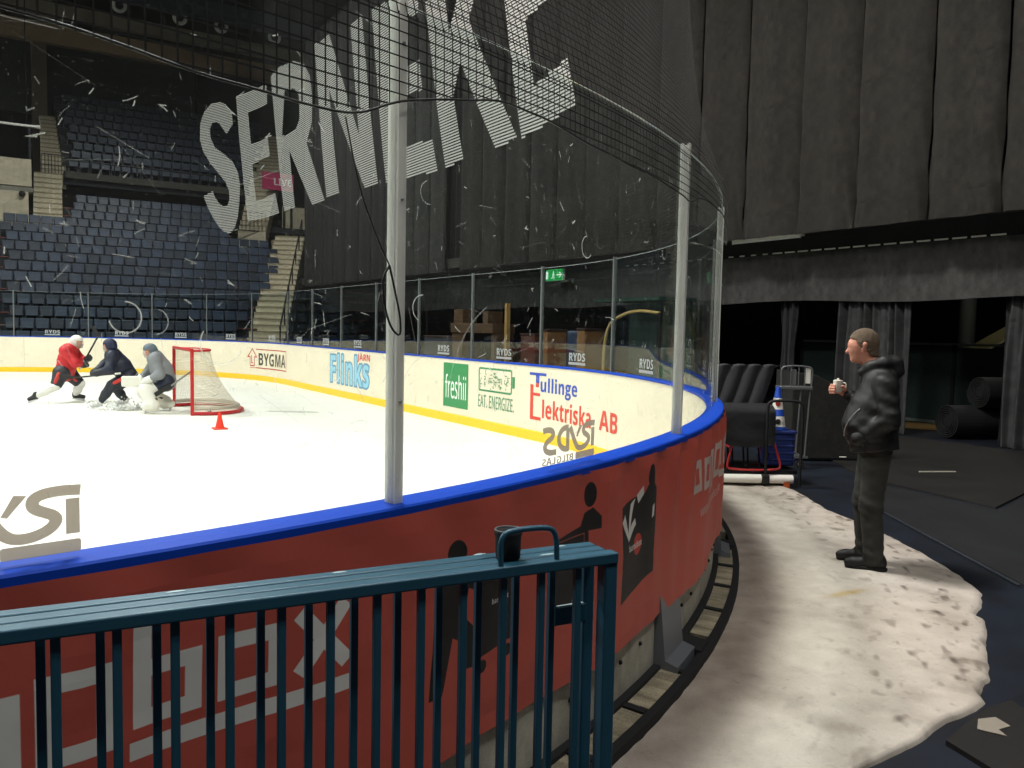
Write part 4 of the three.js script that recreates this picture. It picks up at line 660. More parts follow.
function around(list, pad) { const lo = [9, 9, 9], hi = [-9, -9, -9]; for (const b of list) for (const [c, r] of b.length === 4 ? [[b[0], [b[2], b[2], b[2]]], [b[1], [b[3], b[3], b[3]]]] : [[b[0], b[1]]]) for (let i = 0; i < 3; i++) { lo[i] = Math.min(lo[i], c[i] - r[i] - pad); hi[i] = Math.max(hi[i], c[i] + r[i] + pad); } return [lo, hi]; }
const blob = (list, k, cell, tweak) => { const [lo, hi] = around(list, cell * 3 + k * 0.3), f = bones(list, k); return isosurface(tweak ? (p) => tweak(p, f(p)) : f, lo, hi, cell); };
// a head facing +x at the origin (chin near y = -0.115), as bones in the frame given by place(p)
const headBones = (q) => [
  [q([-0.012, 0.028, 0]), [0.097, 0.094, 0.077]], [q([0.02, -0.01, 0]), q([0.045, -0.085, 0]), 0.066, 0.043], [q([0.068, -0.03, 0.03]), q([0.06, -0.06, 0.024]), 0.026, 0.022], [q([0.068, -0.03, -0.03]), q([0.06, -0.06, -0.024]), 0.026, 0.022],
  [q([0.074, 0.022, -0.03]), q([0.074, 0.022, 0.03]), 0.020, 0.020]];
const faceBones = (q) => [[q([0.086, 0.0, 0]), q([0.113, -0.034, 0]), 0.010, 0.0145], [q([0.08, -0.066, -0.014]), q([0.08, -0.066, 0.014]), 0.013, 0.013], [q([0.076, -0.098, -0.008]), q([0.076, -0.098, 0.008]), 0.019, 0.019], [q([-0.012, 0.012, 0.080]), q([-0.004, -0.03, 0.075]), 0.019, 0.012], [q([-0.012, 0.012, -0.080]), q([-0.004, -0.03, -0.075]), 0.019, 0.012]];
const MT = -THREE.MathUtils.degToRad(55.5), PT = -THREE.MathUtils.degToRad(8);   // turned square to the sight line
const IMG = -THREE.MathUtils.degToRad(32.25);   // figures' local x runs left to right in the photograph, z towards the camera

// ---------------------------------------------------------------- the man with the mug
{
  const man = thing('person', 'man in black hooded jacket and dark trousers standing on the snow holding a white mug', 'person', [2.42, 0.0, 13.28], MT); man.scale.setScalar(0.975);
  const skin = std(0xcf8f78, 0.55), hairM = std(0x5b4d3d, 0.9), jacket = std(0x0b0c0c, 0.58), trous = std(0x3a3b36, 0.85, { map: fabricTex }), shoeM = std(0x0c0c0d, 0.6), sole = std(0x050505, 0.8);
  const hc = [-0.085, 1.695, 0], tilt = 0.10; // head looks towards -x, a little down
  const q = ([f, y, z]) => { const a = f * Math.cos(tilt) + y * Math.sin(tilt), b = -f * Math.sin(tilt) + y * Math.cos(tilt); return [hc[0] - a, hc[1] + b, z]; };
  const H = headBones(q), Fc = faceBones(q), neck = [[0.03, 1.47, 0], [-0.045, 1.62, 0], 0.066, 0.058];
  const fh = bones([...H, neck], 0.05), ff = bones(Fc, 0.012);
  const eyeHollow = (p) => Math.min(ell(p, q([0.088, 0.0, 0.031]), [0.017, 0.012, 0.018]), ell(p, q([0.088, 0.0, -0.031]), [0.017, 0.012, 0.018]));
  const mouth = (p) => cap(p, q([0.094, -0.066, -0.022]), q([0.094, -0.066, 0.022]), 0.0035, 0.0035);
  const headF = (p) => Math.max(smin(fh(p), ff(p), 0.016), -mouth(p), -(eyeHollow(p) + 0.001));
  const head = isosurface(headF, [-0.24, 1.45, -0.12], [0.12, 1.84, 0.12], 0.0042);
  // right hand closed round the mug; mug axis at (-0.255, y, -0.14)
  const fingers = []; for (const [y, r, e] of [[1.318, 0.0088, 0], [1.337, 0.0098, 0.004], [1.357, 0.0098, 0.002], [1.376, 0.0092, -0.006]]) fingers.push([[-0.275, y, -0.192], [-0.308 - e, y + 0.002, -0.160], r * 1.08, r], [[-0.308 - e, y + 0.002, -0.160], [-0.304 - e, y + 0.003, -0.118], r, r * 0.95], [[-0.304 - e, y + 0.003, -0.118], [-0.276, y + 0.003, -0.092 + e], r * 0.95, r * 0.82]);
  const hand = [[[-0.165, 1.30, -0.172], [-0.215, 1.325, -0.190], 0.030, 0.030], [[-0.215, 1.33, -0.192], [-0.27, 1.335, -0.196], 0.026, 0.021], [[-0.215, 1.36, -0.192], [-0.27, 1.368, -0.196], 0.020, 0.018], ...fingers, [[-0.195, 1.335, -0.175], [-0.200, 1.355, -0.135], 0.016, 0.0125], [[-0.200, 1.355, -0.135], [-0.222, 1.374, -0.104], 0.0125, 0.0095]];
  const handG = blob(hand, 0.010, 0.0032);
  const lHip = [0.045, 0.93, 0.095], rHip = [0.02, 0.93, -0.095], lKn = [0.022, 0.50, 0.10], rKn = [-0.025, 0.50, -0.10], lAn = [0.06, 0.09, 0.10], rAn = [0.0, 0.09, -0.11];
  const lSh = [0.075, 1.415, 0.20], rSh = [0.055, 1.425, -0.185], lEl = [0.115, 1.165, 0.255], rEl = [0.0, 1.17, -0.26], lWr = [-0.07, 1.02, 0.215], rWr = [-0.165, 1.295, -0.175];
  const bodyL = [[[0.04, 1.36, -0.06], [0.04, 1.36, 0.06], 0.11, 0.11], [[-0.01, 1.12, -0.05], [-0.01, 1.12, 0.05], 0.13, 0.13], [[0.03, 0.95, -0.07], [0.03, 0.95, 0.07], 0.10, 0.10], [lSh, lEl, 0.05, 0.042], [lEl, lWr, 0.042, 0.03], [rSh, rEl, 0.05, 0.042], [rEl, rWr, 0.042, 0.028], [lWr, [-0.10, 1.0, 0.205], 0.034, 0.03], [lHip, lKn, 0.08, 0.055], [lKn, lAn, 0.055, 0.04], [rHip, rKn, 0.08, 0.055], [rKn, rAn, 0.055, 0.04], [lAn, [0.0, 0.055, 0.10], 0.034, 0.026], [rAn, [-0.06, 0.055, -0.115], 0.034, 0.026], [[0.04, 1.36, 0], [0.02, 1.52, 0], 0.08, 0.058], [[0.04, 1.40, -0.06], rSh, 0.06, 0.05], [[0.04, 1.40, 0.06], lSh, 0.06, 0.05]];
  part('body', merged([head, handG, blob(bodyL, 0.05, 0.016)]), skin, man);
  for (const z of [0.031, -0.031]) { const g = new THREE.SphereGeometry(0.0105, 10, 8); g.translate(...q([0.083, 0.0, z * 1.15])); part('eye', g, std(0x2c2a28, 0.3), man); }
  part('eyebrow', [cap, 1] && blob([[q([0.094, 0.021, 0.014]), q([0.080, 0.024, 0.05]), 0.005, 0.004]], 0.002, 0.003), hairM, man); part('eyebrow', blob([[q([0.094, 0.021, -0.014]), q([0.080, 0.024, -0.05]), 0.005, 0.004]], 0.002, 0.003), hairM, man);
  // short hair: a shell over the skull behind the hairline
  const hairF = (p) => { const c = [hc[0] - p[0], p[1] - hc[1], p[2]], f = c[0] * Math.cos(tilt) - c[1] * Math.sin(tilt), y = c[0] * Math.sin(tilt) + c[1] * Math.cos(tilt), line = f > 0.055 ? 0.058 + (f - 0.055) * 0.3 : f > 0.0 ? 0.03 + f * 0.5 : f > -0.04 ? 0.03 + f * 2.6 : -0.075 + (f + 0.04) * 0.2;
    const side = Math.abs(p[2]) > 0.045 && f > 0.0 && f < 0.045 ? -0.012 + Math.max(0, f - 0.02) * 1.8 : line;
    const d = fh(p) - 0.007 - 0.006 * fbm(p[0] * 60, p[2] * 40 + p[1] * 60, 2) - 0.004 * Math.min(1, Math.max(0, (y - 0.06) * 20)); return Math.max(d, (side - y) * 0.8); };
  part('hair', isosurface(hairF, [-0.24, 1.56, -0.12], [0.1, 1.85, 0.12], 0.0045), hairM, man);
  // jacket
  const torso = [[[0.045, 1.385, -0.075], [0.045, 1.385, 0.075], 0.13, 0.13], [[0.01, 1.24, -0.085], [0.01, 1.24, 0.085], 0.165, 0.165], [[-0.025, 1.10, -0.085], [-0.025, 1.10, 0.085], 0.185, 0.185], [[0.045, 1.12, -0.08], [0.045, 1.12, 0.08], 0.135, 0.135], [[0.025, 0.97, -0.085], [0.025, 0.97, 0.085], 0.165, 0.165], [[0.025, 0.86, -0.085], [0.025, 0.86, 0.085], 0.165, 0.165],
    [lSh, lEl, 0.088, 0.074], [lEl, lWr, 0.074, 0.058], [rSh, rEl, 0.088, 0.074], [rEl, rWr, 0.072, 0.05], [[0.05, 1.43, -0.1], [0.05, 1.43, 0.1], 0.10, 0.10]];
  const hood = [[[-0.075, 1.505, 0.045], [-0.03, 1.535, 0.085], 0.036, 0.042], [[-0.03, 1.535, 0.085], [0.06, 1.575, 0.10], 0.042, 0.05], [[0.06, 1.575, 0.10], [0.135, 1.575, 0.05], 0.05, 0.055], [[0.135, 1.575, 0.05], [0.135, 1.575, -0.05], 0.055, 0.055], [[0.06, 1.575, -0.10], [0.135, 1.575, -0.05], 0.05, 0.055], [[-0.03, 1.535, -0.085], [0.06, 1.575, -0.10], 0.042, 0.05], [[-0.075, 1.505, -0.045], [-0.03, 1.535, -0.085], 0.036, 0.042], [[-0.075, 1.50, -0.045], [-0.075, 1.50, 0.045], 0.034, 0.034], [[0.15, 1.52, -0.05], [0.15, 1.52, 0.05], 0.06, 0.06]];
  const ftA = bones(torso.filter((b, i) => i < 6 || i > 9), 0.055), ftB = bones(torso.slice(6, 10), 0.03), ft = (p) => smin(ftA(p), ftB(p), 0.022), fhd = bones(hood, 0.03);
  const jack = (p) => { let d = smin(ft(p), fhd(p), 0.03); const sl = Math.min(cap(p, lSh, lEl, 0.02, 0.02), cap(p, lEl, lWr, 0.02, 0.02));
    d += 0.0035 * Math.sin(p[1] * 62 + p[0] * 18 + 5 * fbm(p[0] * 8 + 3, p[1] * 8 + p[2] * 6, 2)) * (sl < 0.1 ? 1 : 0.45) + 0.010 * (fbm(p[0] * 13 + p[2] * 6, p[1] * 16, 3) - 0.5);
    const open = Math.max(ell(p, [-0.055, 1.60, 0], [0.095, 0.16, 0.072]), 1.46 - p[1]); return Math.max(d, 0.915 + 0.02 * Math.sin(p[0] * 8) - p[1], -open); };
  const [jl, jh] = around([...torso, ...hood], 0.04); jl[1] = 0.87;
  const jk = part('jacket', isosurface(jack, jl, jh, 0.010), jacket, man);
  const zipM = std(0x9b9b95, 0.4, { metalness: 0.5 });
  part('zip', tube([[-0.085, 1.235, 0.228], [-0.12, 1.20, 0.232], [-0.16, 1.14, 0.222], [-0.185, 1.07, 0.21], [-0.188, 1.02, 0.2]], 0.0035, 6, 40), zipM, jk, 'pale curved pocket zip');
  part('cuff', blob([[[-0.055, 1.03, 0.218], [-0.082, 1.012, 0.213], 0.062, 0.060]], 0.01, 0.01), jacket, jk);
  const tr = [[lHip, lKn, 0.105, 0.082], [lKn, lAn, 0.080, 0.072], [rHip, rKn, 0.105, 0.082], [rKn, rAn, 0.080, 0.072], [[0.03, 0.95, -0.07], [0.03, 0.95, 0.07], 0.12, 0.12]];
  part('trousers', blob(tr, 0.04, 0.0105, (p, d) => Math.max(d + 0.010 * (fbm(p[0] * 9 + p[2] * 4, p[1] * 15, 3) - 0.5) + 0.004 * Math.sin(p[1] * 70 + p[0] * 30) * Math.exp(-(((p[1] - 0.5) / 0.12) ** 2) - 0) + 0.004 * Math.sin(p[1] * 80 + p[0] * 20) * Math.exp(-(((p[1] - 0.14) / 0.09) ** 2)), 0.055 - p[1], p[1] - 1.0)), trous, man);
  for (const [ax, z, yaw] of [[0.065, 0.105, 0.06], [0.0, -0.115, -0.05]]) {
    const s = (x, y, w = 0) => [ax + x, y + 0.012, z + w + x * yaw];
    const L = [[s(0.045, 0.05), s(-0.02, 0.06), 0.042, 0.045], [s(-0.02, 0.055), s(-0.14, 0.038), 0.045, 0.036], [s(-0.14, 0.035), s(-0.185, 0.032), 0.038, 0.030], [s(0.03, 0.09), s(-0.03, 0.095), 0.044, 0.046]];
    const shoe = part('shoe', blob(L, 0.03, 0.006, (p, d) => Math.max(d, 0.022 - p[1])), shoeM, man);
    part('sole', blob([[s(0.05, 0.012), s(-0.06, 0.012), 0.043, 0.042], [s(-0.06, 0.012), s(-0.175, 0.014), 0.044, 0.036]], 0.02, 0.006, (p, d) => Math.max(d, p[1] - 0.034, 0.003 - p[1])), sole, shoe);
    part('lace', tube([s(-0.05, 0.098, 0.02), s(-0.062, 0.104, 0.0), s(-0.075, 0.092, -0.02)], 0.004, 5), std(0x3a3a3a, 0.8), shoe);
  }
  // mug
  const c = Math.cos(MT), sn = Math.sin(MT), K = 0.975, wx = (x, z) => [2.42 + K * (c * x + sn * z), 13.28 + K * (-sn * x + c * z)], mp = wx(-0.255, -0.14);
  const mug = thing('coffee_mug', 'white coffee mug with a knobbed lid held by the man', 'mug', [mp[0], 1.325 * K, mp[1]], MT); mug.scale.setScalar(0.88);
  const cer = std(0xe6e2d6, 0.3);
  part('cup', new THREE.LatheGeometry([[0, 0], [0.033, 0], [0.036, 0.004], [0.0395, 0.1], [0.0375, 0.102], [0.0335, 0.008], [0, 0.008]].map((p) => new THREE.Vector2(...p)), 30), cer, mug);
  part('handle', tube([[0.036, 0.085, 0.012], [0.06, 0.082, 0.02], [0.068, 0.055, 0.022], [0.056, 0.03, 0.018], [0.035, 0.026, 0.012]], 0.0055, 8, 30), cer, mug);
  part('lid', new THREE.LatheGeometry([[0, 0.125], [0.008, 0.124], [0.010, 0.118], [0.007, 0.112], [0.030, 0.107], [0.040, 0.103], [0.040, 0.100], [0, 0.1]].map((p) => new THREE.Vector2(...p)), 26), cer, mug);
}

// ---------------------------------------------------------------- skaters
function skater({ label, pos, head, look, hips, chest, shoulders, elbows, hands, knees, ankles, toes, colors, goalie }) {
  const t = thing('person', label, 'person', pos, PT), m = Object.fromEntries(Object.entries(colors).map(([k, v]) => [k, std(v, 0.6)]));
  const dir = (a) => { const l = Math.hypot(...a); return a.map((v) => v / l); }, F = dir(look), up = [0, 1, 0], Rt = dir([F[1] * up[2] - F[2] * up[1], F[2] * up[0] - F[0] * up[2], F[0] * up[1] - F[1] * up[0]]), Up = [Rt[1] * F[2] - Rt[2] * F[1], Rt[2] * F[0] - Rt[0] * F[2], Rt[0] * F[1] - Rt[1] * F[0]];
  const q = ([f, y, z]) => [0, 1, 2].map((i) => head[i] + F[i] * f + Up[i] * y + Rt[i] * z);
  const lerp = (a, b, f) => a.map((v, i) => v + (b[i] - v) * f), mid = lerp(shoulders[0], shoulders[1], 0.5), hipMid = lerp(hips[0], hips[1], 0.5);
  // the continuous body
  const B = [...headBones(q), ...faceBones(q), [mid, q([-0.02, -0.08, 0]), 0.06, 0.055], [hips[0], hips[1], 0.10, 0.10], [hipMid, chest, 0.12, 0.13], [shoulders[0], shoulders[1], 0.085, 0.085], [chest, mid, 0.12, 0.09]];
  for (const i of [0, 1]) B.push([shoulders[i], elbows[i], 0.05, 0.042], [elbows[i], hands[i], 0.042, 0.032], [hips[i], knees[i], 0.08, 0.055], [knees[i], ankles[i], 0.055, 0.04], [ankles[i], toes[i], 0.035, 0.03]);
  part('body', blob(B, 0.03, 0.013), m.skin, t);
  const J = [[chest, mid, 0.19, 0.16], [hipMid, chest, 0.19, 0.20], [shoulders[0], shoulders[1], 0.125, 0.125]];
  for (const i of [0, 1]) J.push([shoulders[i], elbows[i], 0.105, 0.09], [elbows[i], lerp(elbows[i], hands[i], 0.75), 0.085, 0.065]);
  const jersey = part('jersey', blob(J, 0.05, 0.014, (p, d) => d + 0.018 * (fbm(p[0] * 9 + p[2] * 6, p[1] * 10, 3) - 0.5)), m.jersey, t);
  if (colors.trim) { const c = lerp(hipMid, chest, 0.25); part('jersey_patch', blob([[[chest[0] + 0.02, chest[1] + 0.10, chest[2] + 0.185], [chest[0] + 0.04, chest[1] - 0.02, chest[2] + 0.19], 0.04, 0.035]], 0.02, 0.012), m.trim, jersey, 'white jersey mark'); }
  const P = [[hips[0], hips[1], 0.165, 0.165]]; for (const i of [0, 1]) P.push([hips[i], lerp(hips[i], knees[i], 0.88), 0.155, 0.115]);
  const pants = part('pants', blob(P, 0.05, 0.014, (p, d) => d + 0.012 * (fbm(p[0] * 11, p[1] * 11 + p[2] * 5, 2) - 0.5)), m.pants, t);
  if (colors.stripe) for (const i of [0, 1]) { const a = lerp(hips[i], knees[i], 0.15), b = lerp(hips[i], knees[i], 0.78), o = i ? 1 : -1; part('pants_stripe', blob([[[a[0] - 0.02, a[1] + 0.03, a[2] + 0.125], [b[0] - 0.02, b[1] + 0.02, b[2] + 0.105], 0.045, 0.035]], 0.01, 0.011), m.stripe, pants, 'coloured stripe'); }
  for (const i of [0, 1]) {
    if (goalie) { const a = lerp(hips[i], knees[i], 0.75), d = dir([F[0], 0, F[2]]); const pad = part('leg_pad', blob([[knees[i].map((v, k) => v + d[k] * 0.05 + (k === 1 ? 0.05 : 0)), ankles[i].map((v, k) => v + d[k] * 0.06), 0.145, 0.125], [ankles[i].map((v, k) => v + d[k] * 0.06), toes[i].map((v, k) => v + (k === 1 ? 0.05 : 0)), 0.125, 0.085], [a, knees[i], 0.13, 0.14]], 0.04, 0.014), m.pads, t); part('strap', blob([[lerp(knees[i], ankles[i], 0.4).map((v, k) => v + (k === 2 ? 0.125 : k === 0 ? -0.03 : 0)), lerp(knees[i], ankles[i], 0.5).map((v, k) => v + (k === 2 ? 0.125 : k === 0 ? 0.08 : 0)), 0.018, 0.018]], 0.01, 0.01), m.dark, pad); }
    else part('sock', blob([[lerp(hips[i], knees[i], 0.82), knees[i], 0.105, 0.098], [knees[i], lerp(knees[i], ankles[i], 0.5), 0.098, 0.088], [lerp(knees[i], ankles[i], 0.5), ankles[i], 0.088, 0.058]], 0.03, 0.012), m.sock, t);
    const a = ankles[i], b = toes[i], sk = part('skate', blob([[[a[0], a[1] + 0.04, a[2]], a, 0.06, 0.058], [a, b, 0.055, 0.042]], 0.03, 0.011), m.skate, t);
    const dz = dir([b[0] - a[0], b[1] - a[1], b[2] - a[2]]), h0 = lerp(a, b, -0.35), h1 = lerp(a, b, 1.15), lo = 0.062; part('blade', beam([h0[0], h0[1] - lo, h0[2]], [h1[0], h1[1] - lo, h1[2]], 0.012, 0.05), std(0xc9ccd0, 0.3, { metalness: 0.7 }), sk);
    const hd = hands[i], fd = dir(hd.map((v, k) => v - elbows[i][k]));
    part('glove', blob([[lerp(elbows[i], hd, 0.72), hd, 0.07, 0.07], [hd, hd.map((v, k) => v + fd[k] * 0.06), 0.065, 0.05], [hd.map((v, k) => v + fd[k] * 0.03), hd.map((v, k) => v + fd[k] * 0.05 + (k === 1 ? 0.05 : 0)), 0.032, 0.026]], 0.02, 0.011), m.glove, t);
  }
  // helmet open at the face, with a cage or visor
  const hs = bones([[q([-0.015, 0.035, 0]), [0.128, 0.118, 0.104]], [q([-0.06, -0.03, 0]), q([-0.02, -0.02, 0]), 0.085, 0.09]], 0.03);
  const face = (p) => { const d = [0, 1, 2].map((i) => p[i] - head[i]), f = d[0] * F[0] + d[1] * F[1] + d[2] * F[2], y = d[0] * Up[0] + d[1] * Up[1] + d[2] * Up[2]; return Math.max(0.03 - f, y - 0.045); };
  const [lo, hi] = [head.map((v) => v - 0.19), head.map((v) => v + 0.19)];
  const hel = part('helmet', isosurface((p) => Math.max(hs(p), -face(p)), lo, hi, 0.011), m.helmet, t);
  for (const y of goalie ? [0.02, -0.015, -0.05, -0.085] : [-0.02, -0.055, -0.09]) part('cage_bar', tube([q([0.035, y, -0.088]), q([0.1, y, -0.06]), q([0.135, y, 0]), q([0.1, y, 0.06]), q([0.035, y, 0.088])], 0.0045, 5, 24), m.cage, hel);
  for (const z of [-0.045, 0, 0.045]) part('cage_bar', tube([q([0.11 - Math.abs(z) * 0.3, 0.05, z]), q([0.135 - Math.abs(z) * 0.5, -0.02, z]), q([0.12 - Math.abs(z) * 0.5, -0.10, z])], 0.0045, 5, 16), m.cage, hel);
  return t;
}
const world = (pos, p) => { const c = Math.cos(PT), s = Math.sin(PT); return [pos[0] + c * p[0] + s * p[2], pos[1] + p[1], pos[2] - s * p[0] + c * p[2]]; };
function stick(label, pos, butt, heel, toe, color, wide = 0.07) {
  const t = thing('hockey_stick', label, 'hockey stick', [0, 0, 0]), W = (p) => world(pos, p), m = std(color, 0.5);
  part('shaft', beam(W(butt), W(heel), 0.022, 0.03), m, t);
  const a = W(heel), b = W(toe), c = a.map((v, i) => (v + b[i]) / 2 + (i === 1 ? 0.008 : 0)); part('blade', [beam(a, c, 0.02, wide), beam(c, b, 0.018, wide * 0.95)], std(0x2a2a2a, 0.8), t);
  part('grip_tape', beam(W(butt), W(butt.map((v, i) => v + (heel[i] - v) * 0.12)), 0.026, 0.034), M.white, t, 'white taped grip');
}
{
  // red skater: origin between his skates
  const p1 = [-1.98, 0, -2.78];
  skater({ label: 'ice hockey player in red jersey and white helmet skating with stick raised', pos: p1, head: [0.36, 1.27, 0.02], look: [0.92, -0.18, 0.35], hips: [[0.07, 0.62, 0.12], [0.17, 0.62, -0.14]], chest: [0.19, 0.90, 0], shoulders: [[0.16, 1.09, 0.20], [0.26, 1.09, -0.20]], elbows: [[0.34, 0.84, 0.30], [0.46, 0.86, -0.26]], hands: [[0.50, 0.80, 0.20], [0.58, 0.93, -0.02]], knees: [[-0.03, 0.36, 0.22], [0.40, 0.38, -0.10]], ankles: [[-0.40, 0.14, 0.16], [0.30, 0.12, -0.20]], toes: [[-0.52, 0.085, 0.18], [0.46, 0.09, -0.17]],
    colors: { skin: 0xd09a80, jersey: 0xc01f26, trim: 0xe9e6e0, pants: 0x23262c, stripe: 0xb8322c, sock: 0xdcdad4, skate: 0x222224, glove: 0x2a2c2f, helmet: 0xe4e1da, cage: 0x8a8c8e, dark: 0x1b1c1e } });
  stick('black hockey stick held up in front of the red jersey', p1, [0.42, 0.70, 0.22], [0.76, 1.40, -0.04], [0.66, 1.62, -0.06], 0x2b2c2e);
  // navy skater
  const p2 = [-1.2, 0, -0.98];
  skater({ label: 'ice hockey player in dark navy jersey and helmet bent low beside the red player', pos: p2, head: [0.02, 1.24, 0.04], look: [-0.85, -0.2, -0.45], hips: [[0.36, 0.62, 0.13], [0.33, 0.64, -0.15]], chest: [0.20, 0.86, 0], shoulders: [[0.06, 1.04, 0.19], [0.10, 1.06, -0.21]], elbows: [[0.02, 0.80, 0.32], [-0.08, 0.86, -0.30]], hands: [[-0.20, 0.72, 0.26], [-0.26, 0.72, 0.0]], knees: [[0.06, 0.48, 0.24], [0.12, 0.40, -0.16]], ankles: [[-0.16, 0.14, 0.16], [0.28, 0.14, -0.26]], toes: [[-0.30, 0.09, 0.18], [0.14, 0.09, -0.28]],
    colors: { skin: 0xc99478, jersey: 0x1a2033, pants: 0x171b28, stripe: 0xc8362f, sock: 0x20242f, skate: 0xc9c9c8, glove: 0x26282e, helmet: 0x1b2140, cage: 0x9a9da0, dark: 0x1b1c1e } });
  stick('dark hockey stick held low across the ice by the navy player', p2, [0.22, 0.72, 0.34], [-0.62, 0.62, 0.10], [-0.86, 0.66, 0.06], 0x33312c);
  // goalkeeper
  const p3 = [-0.52, 0, -0.05];
  skater({ goalie: true, label: 'goalkeeper in grey jersey and white leg pads crouching before the net', pos: p3, head: [-0.06, 1.17, 0.02], look: [-0.9, -0.3, 0.25], hips: [[0.20, 0.58, 0.14], [0.24, 0.58, -0.14]], chest: [0.14, 0.83, 0.02], shoulders: [[0.02, 1.03, 0.21], [0.06, 1.03, -0.20]], elbows: [[0.10, 0.74, 0.34], [-0.08, 0.76, -0.32]], hands: [[-0.12, 0.62, 0.30], [-0.28, 0.60, -0.22]], knees: [[-0.08, 0.40, 0.24], [-0.12, 0.34, -0.24]], ankles: [[0.02, 0.16, 0.36], [0.26, 0.16, -0.26]], toes: [[-0.14, 0.09, 0.40], [0.30, 0.09, -0.10]],
    colors: { skin: 0xd3875e, jersey: 0x7d8084, pants: 0x1c2437, sock: 0xdddbd4, pads: 0xe2dfd5, skate: 0x1b1b1d, glove: 0xdeded6, helmet: 0x5f6a74, cage: 0xb9bdc0, dark: 0x24262a } });
  part('blocker', rbox(0.36, 0.2, 0.09, 0.03, 0, 0, 0), std(0xe4e1d6, 0.6), scene.children.filter((o) => o.name.startsWith('person')).at(-1), 'white blocker pad').position.set(-0.38, 0.6, 0.14);
  stick('pale goalkeeper stick reaching from the pads towards the goal post', p3, [0.78, 0.86, 0.02], [0.30, 0.52, 0.30], [0.02, 0.36, 0.42], 0x8b8c8a, 0.09);
  // spray of ice around the skates
  const spr = []; for (let i = 0; i < 200; i++) { const a = rnd() * 6.3, r = Math.pow(rnd(), 0.6); const g = new THREE.IcosahedronGeometry(rr(0.006, 0.02), 1); const w = world(p2, [0.12 + Math.cos(a) * r * 0.75, 0.015 + Math.pow(rnd(), 2) * 0.28 * (1 - r * 0.7), 0.1 + Math.sin(a) * r * 0.5]); g.translate(...w); spr.push(g); }
  const sp = solo('ice_spray', spr, std(0xf3f5f6, 0.7), 'white spray of shaved ice thrown up round the skates of the navy player', 'ice spray'); sp.userData.kind = 'stuff';
}

// ---------------------------------------------------------------- goal, cone, puck
{
  const goal = thing('hockey_goal', 'red framed ice hockey goal with cream netting', 'goal');
  const h = 1.22, w = 0.915, pr = 0.032;
  part('post', bar([0, 0, w], [0, h, w], pr, pr, 16), M.red, goal); part('post', bar([0, 0, -w], [0, h, -w], pr, pr, 16), M.red, goal); part('crossbar', bar([0, h, -w - 0.02], [0, h, w + 0.02], pr, pr, 16), M.red, goal);
  const base = []; for (let i = 0; i <= 40; i++) { const a = i / 40 * Math.PI; base.push([0.12 + Math.pow(Math.sin(a), 0.75) * 0.98, 0.035, Math.cos(a) * (w + 0.12)]); }
  const loop = [[0, 0.035, w], ...base.slice(2, -2), [0, 0.035, -w]];
  part('base_frame', tube(loop, 0.034, 8, 160), M.red, goal);
  const topF = []; for (let i = 0; i <= 24; i++) { const a = i / 24 * Math.PI; topF.push([Math.pow(Math.sin(a), 0.6) * 0.46, h - 0.01, Math.cos(a) * w]); } part('top_frame', tube(topF, 0.022, 8, 80), M.red, goal);
  part('base_pad', tube(loop.map(([x, y, z]) => [x * 0.93, 0.12, z * 0.95]), 0.035, 6, 120), std(0xa79f92, 0.8), goal, 'grey brown padding along the base');
  const nt = dataTex(64, 64, (u, v, x, y) => { const a = (x % 32) < 8 || (y % 32) < 8; return [255, 255, 255, a ? 255 : 0]; }); nt.repeat.set(12, 12);
  const nm = std(0xd9cdb8, 0.9, { map: nt, transparent: true, side: THREE.DoubleSide });
  const loft = (A, B, n, sag) => { const P = [], UV = [], I = [], m = 80, cu = (L) => new THREE.CatmullRomCurve3(L.map((p) => new THREE.Vector3(...p)), false, 'centripetal'), ca = cu(A), cb = cu(B); for (let i = 0; i <= m; i++) { const a = ca.getPointAt(i / m), b = cb.getPointAt(i / m); for (let j = 0; j <= n; j++) { const f = j / n, k = sag * Math.sin(Math.PI * f) * Math.sin(Math.PI * i / m); P.push(a.x + (b.x - a.x) * f - k, a.y + (b.y - a.y) * f, a.z + (b.z - a.z) * f); UV.push(i / m * 3.4, f * 1.5); } } for (let i = 0; i < m; i++) for (let j = 0; j < n; j++) { const k = i * (n + 1) + j; I.push(k, k + 1, k + n + 1, k + 1, k + n + 2, k + n + 1); } const g = new THREE.BufferGeometry(); g.setAttribute('position', new THREE.Float32BufferAttribute(P, 3)); g.setAttribute('uv', new THREE.Float32BufferAttribute(UV, 2)); g.setIndex(I); g.computeVertexNormals(); return g; };
  part('netting', loft(topF, loop, 10, 0.12), nm, goal); part('netting', loft(topF, [[0, h, w], [0, h, 0], [0, h, -w]], 3, 0), nm, goal);
  const cone = thing('marker_cone', 'small red orange marker cone on the ice by the goal', 'cone', [0, 0.0, 3.14]);
  const cm = std(0xe8361f, 0.5); part('cone', new THREE.LatheGeometry([[0.075, 0.02], [0.07, 0.03], [0.02, 0.26], [0.012, 0.27], [0, 0.27]].map((p) => new THREE.Vector2(...p)), 24), cm, cone); part('base', rbox(0.22, 0.022, 0.22, 0.008, 0, 0.012, 0), cm, cone);
  const pk = new THREE.CylinderGeometry(0.0381, 0.0381, 0.0254, 24); pk.translate(0.42, 0.0135, 0.42); solo('hockey_puck', pk, M.black, 'black puck lying inside the goal net', 'puck');
}

